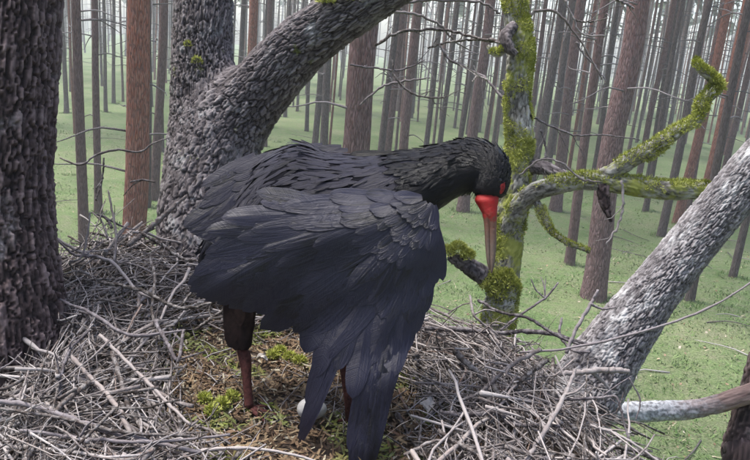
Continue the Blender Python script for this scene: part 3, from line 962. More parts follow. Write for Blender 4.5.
# ------------------------------------------------------------------ the nest
NC = np.array([-.2, 1.72])
ZF = 4.575
def nest_R(th):
    # th measured from +x counter-clockwise
    pts = np.radians([-180, -135, -90, -45, 0, 30, 60, 90, 115, 135, 160, 180])
    val = [.62, .72, .95, .96, .78, .74, .62, .74, .95, 1.12, .92, .62]
    return np.interp(th, pts, val)
def nest_z(x, y):
    dx, dy = x - NC[0], y - NC[1]
    r = np.hypot(dx, dy); th = np.arctan2(dy, dx)
    q = r / nest_R(th)
    rim = np.interp(th, np.radians([-180, -135, -90, -45, 0, 40, 75, 100, 120, 140, 165, 180]), [.05, .02, .03, .04, .03, .015, .03, .07, .1, .11, .075, .05])
    z = ZF + rim * sstep(.38, .86, q) - sstep(.93, 1.25, q) * .4 - np.maximum(q - 1.25, 0) * .9
    return z + (vnoise(np.stack([x * 7, y * 7, x * 0], -1), 4) - .5) * .05 * sstep(.3, .6, q)
nest = empty('nest', (NC[0], NC[1], ZF), 'huge stork nest of interlaced grey twigs lined with moss and litter', 'nest')
nl, ns = 90, 120
q = np.linspace(0, 1.32, nl)
th = np.linspace(-np.pi, np.pi, ns, endpoint=False)
Rr = nest_R(th)
Xn = NC[0] + q[:, None] * Rr * np.cos(th); Yn = NC[1] + q[:, None] * Rr * np.sin(th)
Zn = nest_z(Xn, Yn) - .012 + (fbm(np.stack([Xn * 30, Yn * 30, Xn * 0], -1), 3, 8) - .5) * .02
V = np.stack([Xn, Yn, Zn], -1)
V[-1] = V[-1] * [.6, .6, 1] + np.array([NC[0] * .4, NC[1] * .4, -.25])
obj('lining', mesh_data('lining', V.reshape(-1, 3), grid_faces(nl, ns), [M_BASE]), nest)

# litter and moss on the floor of the cup
k = 15000
a = rng.uniform(-np.pi, np.pi, k); qq = np.sqrt(rng.random(k)) * .68
x = NC[0] + qq * nest_R(a) * np.cos(a) ; y = NC[1] + qq * nest_R(a) * np.sin(a)
clm = fbm(np.stack([x * 9, y * 9, x * 0], -1), 3, 33)
z = nest_z(x, y) + rng.random(k) * .014 - .004
ln = .006 + .022 * rng.random(k) ** 2; wd = .0012 + .0028 * rng.random(k)
d = np.stack([rng.normal(size=k), rng.normal(size=k), rng.normal(size=k) * .4], -1); d /= np.linalg.norm(d, axis=1)[:, None]
sdv = np.cross(d, rng.normal(size=(k, 3)) * .4 + [0, 0, 1]); sdv /= np.linalg.norm(sdv, axis=1)[:, None]
c = np.stack([x, y, z], -1)
V = np.stack([c - d * ln[:, None] - sdv * wd[:, None], c - d * ln[:, None] * .6 + sdv * wd[:, None], c + d * ln[:, None] + sdv * wd[:, None] * .4, c + d * ln[:, None] * .7 - sdv * wd[:, None]], 1).reshape(-1, 3)
rn = np.where(clm > .56, .78 + .14 * rng.random(k), rng.random(k) * .75)
rn = np.where(rng.random(k) < .08, 1.0, rn)
obj('litter', mesh_data('litter', V, np.arange(k * 4).reshape(-1, 4), [M_LITTER], False, {'rnd': np.repeat(rn, 4)}), nest, kind='stuff')
gm = [(280, 352), (273, 356), (290, 358), (222, 405), (212, 412), (232, 398), (205, 400), (300, 362)]
sp_ = []
for px, py in gm:
    p, _ = on_ground(px, py, ZF + .01); sp_.append((p, .016, 1))
moss_patch('moss', nest, sp_, 2400, .010)

# twigs
def twig_path(r2, L, rad, bend):
    npt = 6
    P = np.zeros((npt, 3))
    P[:, 0] = np.linspace(-L / 2, L / 2, npt)
    P[:, 1] = np.cumsum(r2.normal(0, bend * L, npt)); P[:, 1] -= P[:, 1].mean()
    P[:, 2] = np.cumsum(r2.normal(0, bend * L * .5, npt)); P[:, 2] -= P[:, 2].mean()
    R = rad * np.linspace(1.15, .45, npt) * (1 + r2.normal(0, .12, npt))
    return P, np.maximum(R, .0009)

def twig_geo(r2, L, rad, bend, ns=5, nl=10, forks=2):
    P, R = twig_path(r2, L, rad, bend)
    out = [tube(P, R, ns, nl, True, .55)]
    for f in range(forks):
        i = r2.integers(1, 5)
        ln = L * r2.uniform(.12, .38)
        sg = r2.choice([-1, 1])
        d = np.array([.7, .6 * sg, r2.normal(0, .35)])
        d /= np.linalg.norm(d)
        Q = [P[i], P[i] + d * ln * .4 + r2.normal(0, .02 * L, 3), P[i] + d * ln * .75 + r2.normal(0, .03 * L, 3), P[i] + d * ln + r2.normal(0, .04 * L, 3)]
        out.append(tube(Q, [R[i] * .7, R[i] * .5, R[i] * .4, R[i] * .25], ns, 7, True, .5))
    return out

def place_twig(r2, qlo, qhi, tang=.8):
    th = r2.uniform(-np.pi, np.pi)
    qv = r2.uniform(qlo, qhi)
    Rt = float(nest_R(th))
    x, y = NC[0] + qv * Rt * math.cos(th), NC[1] + qv * Rt * math.sin(th)
    ang = th + math.pi / 2 + r2.normal(0, tang)
    if r2.random() < .5: ang += math.pi
    return x, y, ang, qv

def twig_matrix(r2, x, y, ang, L, up):
    # lie along the nest surface
    dx, dy = math.cos(ang) * L * .4, math.sin(ang) * L * .4
    z0 = float(nest_z(np.array(x - dx), np.array(y - dy))); z1 = float(nest_z(np.array(x + dx), np.array(y + dy))); zc = float(nest_z(np.array(x), np.array(y)))
    z0, z1 = max(z0, zc - .12), max(z1, zc - .12)
    slope = (z1 - z0) / (L * .8)
    pitch = math.atan(slope) + r2.normal(0, .09)
    z = max(zc, (z0 + z1) / 2) + up
    return Matrix.Translation((x, y, z)) @ Matrix.Rotation(ang, 4, 'Z') @ Matrix.Rotation(-pitch, 4, 'Y') @ Matrix.Rotation(r2.uniform(0, 6.28), 4, 'X')

r2 = np.random.default_rng(5)
def blocked(M, L, qmin):
    """does a twig lie across the stork or on the open floor of the cup?"""
    for f in (-.5, -.25, 0, .25, .5):
        p = np.array(M @ Vector((L * f, 0, 0)))
        v = CR.T @ (p - np.array([0, 0, CAM_H]))
        px, py = 375 + FPX * v[0] / -v[2], 230 - FPX * v[1] / -v[2]
        if 285 < px < 408 and 355 < py < 520 and -v[2] < 1.66: return True
        dx, dy = p[0] - NC[0], p[1] - NC[1]
        if math.hypot(dx, dy) / float(nest_R(math.atan2(dy, dx))) < qmin: return True
    return False
# the mass: smaller and half-buried twigs
s = Soup()
TEMPL = [twig_geo(r2, 1.0, .012, .035, 4, 8, int(r2.integers(0, 3))) for _ in range(24)]
def add_mass(s, cnt, qlo, qhi, Lr, Rr_, upr, tang):
    for k in range(cnt):
        x, y, ang, qv = place_twig(r2, qlo, qhi, tang)
        L = r2.uniform(*Lr)
        M = twig_matrix(r2, x, y, ang, L, r2.uniform(*upr))
        if blocked(M, L, (.4 if k % 12 else .2) if qlo > .3 else 0): continue
        M = np.array(M)
        rs = r2.uniform(*Rr_) / .012
        rv = r2.random()
        for V, qf, tf in TEMPL[r2.integers(0, 24)]:
            W = V * np.array([L, L, L])
            # keep the thickness independent of length: approximate by scaling the bent axis
            W = W @ M[:3, :3].T + M[:3, 3]
            s.add(W, (qf, tf), rv)
def thin_templates(rad):
    return [twig_geo(r2, 1.0, rad, .03, 4, 8, int(r2.integers(0, 3))) for _ in range(24)]
for rad in (.0035, .0055, .0095):
    TEMPL = thin_templates(rad)
    add_mass(s, 1250, .46, 1.16, (.22, .6), (.01, .01), (-.035, .03), 1.0)
TEMPL = thin_templates(.0034)
add_mass(s, 900, .46, 1.16, (.25, .6), (.01, .01), (-.01, .045), 1.0)
TEMPL = thin_templates(.0065)
add_mass(s, 520, .95, 1.3, (.25, .6), (.01, .01), (-.02, .03), 1.2)
TEMPL = thin_templates(.007)
add_mass(s, 150, .1, .5, (.1, .25), (.01, .01), (0, .01), 2.5)
obj('twig_mass', s.data('twig_mass', M_TWIG), nest, kind='stuff')

# the twigs one can pick out
TM = []
for k in range(36):
    L = r2.uniform(.3, .8)
    s = Soup()
    rad = r2.uniform(.0018, .0026) if k % 4 else r2.uniform(.003, .005)
    for V, qf, tf in twig_geo(r2, L, rad, r2.uniform(.025, .06), 6, 16, int(r2.integers(0, 4))):
        s.add(V, (qf, tf), .0)
    TM.append((s.data('twig', M_TWIG), L))
cnt = 0
while cnt < 245:
    x, y, ang, qv = place_twig(r2, .5, 1.08, .75)
    me, L = TM[r2.integers(0, len(TM))]
    M = twig_matrix(r2, x, y, ang, L, r2.uniform(.015, .06))
    # stay clear of the stork's legs and wing
    c = np.array(M.translation)
    if blocked(M, L, .44 if cnt % 10 else .3): continue
    o = bpy.data.objects.new('twig', me)
    COL.objects.link(o); o.parent = nest
    o.matrix_parent_inverse = Matrix.Translation(nest.location).inverted()
    o.matrix_basis = M
    cnt += 1

HAND = [
 [(425, 328, 2.1, 3), (460, 330, 2.1, 3), (500, 332, 2.1, 3.2), (545, 333, 2.08, 3), (590, 345, 2.05, 2)],
 [(566, 352, 2.0, 2.6), (576, 330, 2.02, 2.6), (590, 305, 2.04, 2.4), (598, 290, 2.05, 2)],
 [(590, 304, 2.04, 1.8), (604, 309, 2.03, 1.7), (616, 307, 2.03, 1.2)],
 [(500, 330, 2.1, 1.6), (524, 312, 2.12, 1.6), (545, 298, 2.14, 1.6), (558, 283, 2.15, 1.2)],
 [(545, 298, 2.14, 1.2), (536, 290, 2.14, 1), (531, 279, 2.14, .8)],
 [(478, 300, 2.15, 2), (500, 312, 2.1, 2.2), (528, 318, 2.06, 2), (556, 335, 2.03, 2), (580, 345, 2, 1.6)],
 [(470, 295, 2.15, 1.6), (474, 315, 2.1, 1.8), (488, 328, 2.1, 1.8), (500, 345, 2.05, 1.6)],
 [(562, 318, 2.1, 1.6), (560, 335, 2.08, 1.8), (572, 350, 2.05, 1.8), (590, 352, 2.03, 1.5)],
 [(520, 352, 1.95, 1.6), (570, 348, 1.9, 1.7), (640, 332, 1.86, 1.7), (700, 312, 1.84, 1.5), (752, 282, 1.82, 1.1), (800, 245, 1.82, .8)],
 [(560, 374, 1.8, 3.5), (590, 371, 1.8, 4), (612, 370, 1.8, 4), (629, 371, 1.8, 3)],
 [(555, 400, 1.7, 2), (600, 398, 1.68, 2), (617, 398, 1.66, 1.6), (626, 430, 1.64, 1.5), (640, 470, 1.6, 1.2)],
 [(590, 425, 1.66, 2), (612, 432, 1.64, 2), (636, 445, 1.62, 1.8), (662, 464, 1.6, 1.4)],
 [(629, 378, 1.85, 1), (640, 400, 1.85, 1.1), (636, 420, 1.85, .9)],
 [(455, 352, 1.85, 4), (475, 370, 1.82, 4.2), (492, 386, 1.8, 3.6), (505, 402, 1.78, 2.6)],
 [(548, 360, 1.85, 3.4), (520, 380, 1.8, 3.6), (500, 400, 1.76, 3.6), (470, 440, 1.68, 3)],
 [(540, 350, 1.86, 3), (510, 366, 1.82, 3), (480, 392, 1.78, 2.6), (462, 400, 1.75, 2)],
 [(440, 412, 1.66, 3), (470, 415, 1.66, 3.4), (498, 412, 1.66, 3.2), (512, 424, 1.64, 2.6), (560, 426, 1.62, 2)],
 [(438, 430, 1.58, 2.6), (455, 442, 1.56, 3), (480, 455, 1.54, 2.6)],
 [(404, 455, 1.55, 2.4), (440, 440, 1.57, 2.6), (475, 448, 1.56, 2.2), (520, 440, 1.57, 1.8)],
 [(520, 470, 1.5, 3.4), (545, 430, 1.58, 3.4), (565, 395, 1.68, 3), (575, 370, 1.76, 2.2)],
 # left side
 [(-10, 400, 1.5, 3), (40, 408, 1.5, 3.6), (90, 425, 1.48, 4), (140, 440, 1.46, 3.6), (200, 452, 1.44, 3)],
 [(-5, 408, 1.48, 2), (60, 418, 1.47, 2.4), (120, 432, 1.46, 2.6), (190, 436, 1.45, 2)],
 [(20, 430, 1.44, 2.2), (80, 438, 1.43, 2.6), (150, 442, 1.43, 2.4), (230, 435, 1.45, 1.6)],
 [(-10, 455, 1.4, 1.6), (12, 440, 1.42, 1.6), (30, 432, 1.44, 1.2)],
 [(-5, 372, 1.6, 1.2), (12, 362, 1.62, 1.2), (22, 352, 1.64, .8)],
 [(70, 355, 1.7, 2.6), (88, 375, 1.66, 3), (108, 395, 1.6, 3.4), (124, 420, 1.54, 3.4), (140, 455, 1.46, 3)],
 [(112, 352, 1.72, 3), (120, 378, 1.66, 3.4), (128, 405, 1.6, 3.4), (142, 430, 1.54, 2.6)],
 [(100, 335, 1.76, 2.4), (135, 370, 1.68, 2.6), (165, 400, 1.6, 2.4), (190, 425, 1.54, 1.8)],
 [(62, 400, 1.6, 2), (60, 380, 1.62, 2), (70, 350, 1.7, 2), (90, 330, 1.76, 1.6)],
 [(128, 246, 2.3, 3.4), (146, 232, 2.32, 3.6), (164, 216, 2.34, 3.4), (186, 196, 2.36, 2.4)],
 [(140, 232, 2.32, 2.2), (164, 246, 2.26, 2.4), (182, 258, 2.2, 2.2), (204, 262, 2.14, 1.5)],
 [(52, 235, 2.2, 1.8), (80, 252, 2.18, 2.2), (112, 262, 2.14, 2.2), (136, 290, 2.06, 2), (160, 300, 2, 1.4)],
 [(42, 222, 2.2, 1.5), (70, 252, 2.18, 1.7), (84, 256, 2.16, 1.6), (98, 256, 2.16, 1.2)],
 [(70, 262, 2.14, 1.5), (82, 256, 2.14, 1.6), (88, 230, 2.16, 1.4), (90, 212, 2.18, 1)],
 [(114, 262, 2.2, 1.8), (116, 236, 2.24, 1.8), (112, 210, 2.28, 1.6), (108, 190, 2.3, 1)],
 [(108, 240, 2.24, 1.4), (102, 222, 2.26, 1.3), (92, 212, 2.28, 1)],
 [(96, 214, 2.3, 1.4), (106, 218, 2.3, 2), (112, 228, 2.28, 2)],
 [(60, 158, 2.3, 1.2), (80, 165, 2.3, 1.4), (96, 155, 2.32, 1.4), (116, 150, 2.34, 1.5), (140, 152, 2.36, 1.4), (152, 144, 2.36, 1.2), (168, 138, 2.38, .8)],
 [(104, 158, 2.34, 1.2), (102, 180, 2.33, 1.3), (96, 200, 2.3, 1.2)],
 [(155, 182, 2.36, 1.2), (142, 180, 2.36, 1.4), (130, 182, 2.34, 1)],
 [(155, 320, 1.86, 2.4), (168, 345, 1.78, 2.8), (178, 360, 1.74, 2.4), (184, 330, 1.82, 2)],
 [(100, 282, 2.02, 2.4), (140, 290, 1.98, 2.6), (180, 308, 1.92, 2.6), (215, 302, 1.92, 2)],
 [(150, 255, 2.16, 2), (155, 280, 2.06, 2.2), (152, 310, 1.96, 2), (160, 340, 1.86, 1.6)],
 [(195, 330, 1.84, 2), (212, 318, 1.86, 2.2), (226, 308, 1.88, 1.6)],
 [(60, 300, 1.95, 2), (95, 315, 1.88, 2.4), (130, 335, 1.82, 2.4), (185, 330, 1.82, 1.6)],
 [(180, 455, 1.46, 2), (225, 448, 1.48, 2.4), (280, 452, 1.48, 2), (330, 465, 1.46, 1.5)],
]
for i, L in enumerate(HAND):
    P, R = pxpath(L)
    P = np.asarray(P)
    # rest the ends on the pile rather than under it
    V, qf, tf = tube(P, [x * .74 for x in R], 7, 30, True, .2)
    s = Soup(); s.add(V, (qf, tf), .0)
    rr_ = np.linspace(0, 1, 5)
    # one or two broken side shoots
    for kx in range(random.randint(0, 2)):
        j = random.randint(1, len(P) - 2)
        dv = P[j + 1] - P[j]; nrm = np.linalg.norm(dv)
        sv_ = np.cross(dv / nrm, r2.normal(size=3)); sv_ /= np.linalg.norm(sv_)
        ln = random.uniform(.04, .12)
        e = P[j] + (dv / nrm * .6 + sv_ * .7) * ln
        V, qf, tf = tube([P[j], (P[j] + e) / 2 + r2.normal(0, .006, 3), e], [R[j] * .55, R[j] * .45, R[j] * .25], 5, 7)
        s.add(V, (qf, tf), .0)
    obj('twig', s.data('twig', M_TWIGDARK if i in (1, 2, 3, 5, 7, 8, 10, 16, 22) or i % 4 == 0 else M_TWIG), nest)

# egg, half hidden behind the hanging wing feathers
def egg(px, py, label):
    c, _ = on_ground(px, py, ZF + .028)
    nl, ns = 24, 28
    t = np.linspace(0, np.pi, nl); ph = np.linspace(0, 2 * np.pi, ns, endpoint=False)
    x = -np.cos(t) * .038
    r = .0275 * np.sin(t) * (1 + .12 * np.cos(t))
    V = np.stack(np.broadcast_arrays(x[:, None], r[:, None] * np.cos(ph), r[:, None] * np.sin(ph)), -1).reshape(-1, 3)
    o = bpy.data.objects.new('egg', mesh_data('egg', V, grid_faces(nl, ns), [M_EGG]))
    COL.objects.link(o); o.location = c; o.rotation_euler = (0, .1, .35)
    tag(o, label, 'egg')
egg(312, 409, 'white egg lying on the nest floor behind a hanging black feather')

def chip(px, py, w, h, rot, label, z=.02):
    c, _ = on_ground(px, py, ZF + z)
    nx, ny = 9, 7
    u, v = np.meshgrid(np.linspace(-1, 1, nx), np.linspace(-1, 1, ny))
    edge = 1 - .35 * fbm(np.stack([u * 2 + px, v * 2, u * 0], -1), 2, 4)
    X, Y = u * w * edge, v * h * edge
    Zt = .012 * (1 - u ** 2) + (fbm(np.stack([u * 2, v * 2 + py, u * 0], -1), 2, 7) - .5) * .02
    top = np.stack([X, Y, Zt + .002], -1).reshape(-1, 3); bot = np.stack([X, Y, Zt - .002], -1).reshape(-1, 3)
    V = np.vstack([top, bot]); f = grid_faces(ny, nx, False)
    o = bpy.data.objects.new('bark_flake', mesh_data('bark_flake', V, np.vstack([f, f[:, ::-1] + len(top)]), [M_CHIP]))
    COL.objects.link(o); o.location = c; o.rotation_euler = (.35, .15, rot)
    tag(o, label, 'bark flake')
chip(430, 406, .026, .018, .8, 'pale flake of bark on the nest rim right of the wing tip', .03)
chip(262, 359, .018, .008, .2, 'small pale flake of bark beside the red leg')

# ------------------------------------------------------------------ the black stork
foot = on_ground(248, 412, ZF)[0]
stork = empty('black_stork', tuple(foot), 'black stork with red bill bending its head down over the nest', 'bird')
# body, neck and head as one surface; (px, py, depth, half height px, half thickness px)
S = [(200, 266, 1.80, 5, 5), (222, 254, 1.79, 26, 18), (258, 240, 1.78, 56, 38), (298, 227, 1.77, 80, 46), (338, 219, 1.76, 75, 47), (372, 204, 1.75, 55, 43), (402, 189, 1.745, 38, 33), (432, 177, 1.74, 29, 25), (456, 168, 1.735, 25, 21), (474, 164, 1.73, 23, 20), (487, 167, 1.725, 20.5, 19), (490.5, 178, 1.72, 18, 17.5), (489, 188, 1.715, 16, 14.5), (487.5, 195, 1.712, 13.5, 11), (487, 200, 1.71, 9, 7)]
SB = catmull(np.array(S, float), 90)
def body_grid(ns):
    c = SB[:, :2]
    T = np.gradient(c, axis=0); T /= np.linalg.norm(T, axis=1)[:, None]
    Nn = np.stack([T[:, 1], -T[:, 0]], -1)     # towards the back of the bird in the picture
    ph = np.linspace(0, 2 * np.pi, ns, endpoint=False)
    px = c[:, 0][:, None] + Nn[:, 0][:, None] * SB[:, 3][:, None] * np.cos(ph)
    py = c[:, 1][:, None] + Nn[:, 1][:, None] * SB[:, 3][:, None] * np.cos(ph)
    d = SB[:, 2][:, None] - (SB[:, 4] / FPX * 1.75)[:, None] * np.sin(ph)
    return at_arr(px, py, d), ph
BG, BPH = body_grid(40)
nlb, nsb = BG.shape[:2]
V = BG.reshape(-1, 3)
fe = np.stack(np.broadcast_arrays(np.cos(BPH)[None] * 1.0, np.linspace(0, 12, nlb)[:, None], .5), -1).reshape(-1, 3)
Fq = grid_faces(nlb, nsb)
tri = np.vstack([Fq[:, [0, 1, 2]], Fq[:, [0, 2, 3]]])
n0 = len(V); V = np.vstack([V, BG[0].mean(0), BG[-1].mean(0)]); fe = np.vstack([fe, [[0, 0, .5], [0, 12, .5]]])
j = np.arange(nsb); base = (nlb - 1) * nsb
tri = np.vstack([tri, np.stack([j * 0 + n0, (j + 1) % nsb, j], -1), np.stack([j * 0 + n0 + 1, base + j, base + (j + 1) % nsb], -1)])
body = obj('body', mesh_data('body', V, tri, [M_UNDER], True, {'fe': fe}), stork)

# small overlapping plumage on neck, head and back
def plumage(name, mat, i0, i1, cnt, Lpx, Wpx, lift, parent, phr=(0, 6.2832), seed=1):
    r3 = np.random.default_rng(seed)
    Vs, Fs, As = [], [], []
    n = 0
    for k in range(cnt):
        t = r3.uniform(i0, i1 - 1); i = int(t); ph = r3.uniform(*phr); jf = ph / (2 * np.pi) * nsb; j = int(jf) % nsb
        p = BG[i, j] * (1 - (t - i)) + BG[min(i + 1, nlb - 1), j] * (t - i)
        p = p + (BG[i, (j + 1) % nsb] - BG[i, j]) * (jf - int(jf))
        tv = BG[max(i - 2, 0), j] - BG[min(i + 2, nlb - 1), j]; tv /= np.linalg.norm(tv)
        sv = BG[i, (j + 1) % nsb] - BG[i, j - 1]; sv /= np.linalg.norm(sv)
        nv = np.cross(sv, tv)
        cc = BG[i].mean(0)
        if np.dot(nv, p - cc) < 0: nv = -nv
        sv = np.cross(nv, tv)
        tv = tv + sv * r3.normal(0, .18); tv /= np.linalg.norm(tv)
        sv = np.cross(nv, tv)
        f = (i - i0) / max(1, i1 - i0)
        L = (Lpx[0] * (1 - f) + Lpx[1] * f) * r3.uniform(.75, 1.25) / FPX * 1.75
        W = (Wpx[0] * (1 - f) + Wpx[1] * f) * r3.uniform(.8, 1.2) / FPX * 1.75
        tt = np.array([0, .35, .7, .92, 1.0]); ww = np.array([.35, 1, .85, .45, .05])
        row = []
        for a_, b_ in zip(tt, ww):
            for s_ in (-1, 0, 1):
                row.append(p + tv * L * a_ + sv * W * b_ * s_ + nv * (.0015 + lift * a_ * L + (.0014 if s_ == 0 else 0) - .25 * L * a_ * a_ * .3))
                As.append((s_, a_ * 3, 0))
        rv = r3.random()
        for q_ in range(15): As[-1 - q_] = (As[-1 - q_][0], As[-1 - q_][1], rv)
        Vs.extend(row)
        for a_ in range(4):
            for b_ in range(2):
                Fs.append((n + a_ * 3 + b_, n + a_ * 3 + b_ + 1, n + a_ * 3 + b_ + 4, n + a_ * 3 + b_ + 3))
        n += 15
    return obj(name, mesh_data(name, np.array(Vs), np.array(Fs), [mat], True, {'fe': np.array(As)}), parent, kind='stuff')
plumage('neck_plumage', M_NECK, 40, 84, 2600, (20, 6), (2.6, 1.6), .16, body, seed=2)
plumage('back_plumage', M_FEATHER_FAR, 6, 44, 2600, (24, 20), (2.6, 2.1), .03, body, seed=3)

# feathers draped over a smooth surface
def drape(root, tip, W, surf, lift, mat, parent, name='feather', curve=0.0, nlf=9, shape=.62, base=.4):
    root, tip = np.array(root, float), np.array(tip, float)
    ax = tip - root; L = np.linalg.norm(ax); ax /= L
    pp = np.array([-ax[1], ax[0]])
    tt = 1 - (1 - np.linspace(0, 1, nlf)) ** 1.35
    ss = np.array([-1, -.5, 0, .5, 1])
    wv = np.minimum(1, base + (1 - base) * np.minimum(tt / .45, 1))
    wv = wv * np.where(tt > shape, np.sqrt(np.clip(1 - ((tt - shape) / (1 - shape)) ** 2, .0, 1)), 1)
    wv = np.maximum(wv, .04)
    P = root + ax * (L * tt)[:, None] + pp * (curve * np.sin(np.pi * tt * .5) ** 2)[:, None]
    G_ = P[:, None] + pp * (W * wv[:, None] * ss)[..., None]
    d = surf(G_[..., 0], G_[..., 1])
    lf = lift[0] + (lift[1] - lift[0]) * tt
    d = d - lf[:, None] - .0005 * (1 - np.abs(ss))[None] + .0006 * ss[None]
    V = at_arr(G_[..., 0], G_[..., 1], d).reshape(-1, 3)
    fe = np.stack(np.broadcast_arrays(ss[None], (tt * L / 20)[:, None], random.random()), -1).reshape(-1, 3)
    return obj(name, mesh_data(name, V, grid_faces(nlf, 5, False), [mat], True, {'fe': fe}), parent)

def near_surf(px, py):
    ex, ey = (px - 322) / 172, (py - 238) / 122
    qv = np.clip(1 - ex ** 2 - ey ** 2, 0, 1)
    d1 = 1.735 - .145 * qv ** .7
    d2 = 1.562 + .02 * np.clip((py - 300) / 160, -.3, 1.1) + .00001 * (px - 370) ** 2
    w = sstep(225, 385, py) * sstep(240, 330, px)
    fold = .024 * np.exp(-((px - 335) / 95) ** 2 - ((py - 228) / 38) ** 2) + .016 * np.exp(-((px - 392) / 34) ** 2 - ((py - 288) / 48) ** 2) \
        + .012 * np.exp(-((px - 262) / 60) ** 2 - ((py - 282) / 22) ** 2)
    return d1 * (1 - w) + d2 * w - fold + .003 * np.sin(px * .05 + py * .11)

def wing_base(name, outline, surf, back, mat, parent):
    """thin solid under the feathers, from a px outline"""
    o = np.array(outline, float); c = o.mean(0)
    m_ = 48
    oc = catmull(np.vstack([o, o[:1]]), m_ + 1)[:-1]
    rings = [c + (oc - c) * f for f in (.02, .25, .5, .75, .92, 1.0)]
    Vf = np.concatenate([at_arr(r_[:, 0], r_[:, 1], surf(r_[:, 0], r_[:, 1]) + .009) for r_ in rings])
    Vb = np.concatenate([at_arr(r_[:, 0], r_[:, 1], surf(r_[:, 0], r_[:, 1]) + back) for r_ in rings])
    Fa = grid_faces(6, m_)
    rim = np.array([(5 * m_ + i, 5 * m_ + (i + 1) % m_, 11 * m_ + (i + 1) % m_, 11 * m_ + i) for i in range(m_)])
    V = np.vstack([Vf, Vb])
    fe = np.stack([np.zeros(len(V)), np.zeros(len(V)), np.full(len(V), .3)], -1)
    return obj(name, mesh_data(name, V, np.vstack([Fa, Fa + 6 * m_, rim]), [mat], True, {'fe': fe}), parent)

# near wing, half drooped: primaries hang down, secondaries lie back
wing = wing_base('wing', [(418, 204), (432, 220), (436, 250), (434, 280), (415, 312), (398, 330), (370, 338), (335, 320), (290, 300), (245, 288), (225, 270), (245, 235), (290, 200), (345, 194), (390, 195)], near_surf, .02, M_UNDER, stork)
wing['label'] = 'near wing hanging half open'
PRI = [  # root, tip, width, curve
 ((366, 285), (299, 446), 7, 1), ((362, 282), (302, 434), 7, 2), ((350, 270), (307, 406), 8, 0),
 ((340, 262), (303, 352), 13, -2), ((352, 265), (314, 376), 11, -2), ((335, 255), (301, 338), 13, -2),
 ((385, 285), (349, 452), 8, 0), ((389, 285), (352, 470), 10, 0), ((393, 282), (357, 478), 11, 0),
 ((397, 280), (362, 480), 11, 0), ((401, 275), (367, 474), 10, 0), ((405, 268), (372, 456), 9, 0),
 ((409, 262), (377, 432), 9, 0), ((413, 256), (385, 402), 9, 0), ((418, 248), (394, 376), 9, -1), ((422, 244), (403, 354), 9, -1), ((426, 238), (412, 334), 9, -2), ((429, 232), (421, 314), 9, -2),
 ((360, 275), (334, 370), 12, -2), ((375, 280), (350, 398), 12, -2),
]
for i, (a, b_, w, cv) in enumerate(PRI):
    drape(a, b_, w, near_surf, (.001, .0025 + .0004 * (i % 5)), M_FEATHER, wing, 'primary_feather', cv, 12, .72)
SEC = [((330, 235), (232, 312), 10), ((326, 232), (220, 308), 10), ((322, 228), (208, 305), 10), ((318, 224), (199, 301), 10), ((314, 220), (192, 296), 9), ((310, 216), (190, 289), 9), ((306, 212), (196, 279), 9), ((336, 238), (246, 315), 11), ((342, 242), (260, 317), 11), ((348, 245), (275, 319), 11), ((352, 248), (290, 321), 11), ((356, 250), (300, 326), 11), ((300, 208), (206, 268), 9), ((296, 206), (216, 256), 9)]
for i, (a, b_, w) in enumerate(SEC):
    drape(a, b_, w, near_surf, (.002, .003 + .0005 * (i % 4)), M_FEATHER, wing, 'secondary_feather', 5, 11, .78)
# rows of coverts, from the flight feathers up to the shoulder
PV = np.array([434.0, 197.0])
def covert_row(t0, t1, n_, R0, R1, Lc, Wc, lift, jit=3):
    for i in range(n_):
        f = (i + .5) / n_
        ang = math.radians(t0 + (t1 - t0) * f + random.gauss(0, .8))
        Rr_ = np.interp(f, np.linspace(0, 1, len(R0)), R0) + random.gauss(0, jit)
        dv = np.array([-math.cos(ang), math.sin(ang)])
        root = PV + dv * Rr_
        a2 = ang + random.gauss(0, .11)
        dv2 = np.array([-math.cos(a2), math.sin(a2)])
        L_ = np.interp(f, np.linspace(0, 1, len(Lc)), Lc) * random.uniform(.88, 1.12)
        drape(root, root + dv2 * L_, Wc * random.uniform(.85, 1.15), near_surf, (lift[0], lift[1]), M_FEATHER, wing, 'covert_feather', random.gauss(2, 2), 8, .6)
covert_row(6, 84, 28, [140, 138, 118, 100, 66], 0, [92, 86, 74, 72, 48], 10, (.0030, .0036), 8)
covert_row(3, 88, 28, [104, 102, 90, 74, 48], 0, [80, 74, 64, 56, 44], 9, (.0036, .0043), 8)
covert_row(0, 92, 28, [74, 72, 64, 52, 34], 0, [68, 60, 54, 46, 44], 8, (.0043, .0051), 6)
covert_row(-2, 96, 26, [50, 48, 44, 36, 24], 0, [50, 46, 40, 36, 58], 7, (.0051, .0062), 5)
covert_row(-3, 97, 22, [30, 29, 27, 23, 16], 0, [34, 32, 28, 26, 40], 6, (.0062, .0078), 3)
covert_row(-4, 98, 16, [14, 14, 13, 12, 9], 0, [26, 24, 22, 20, 24], 5.5, (.0078, .0098), 2)

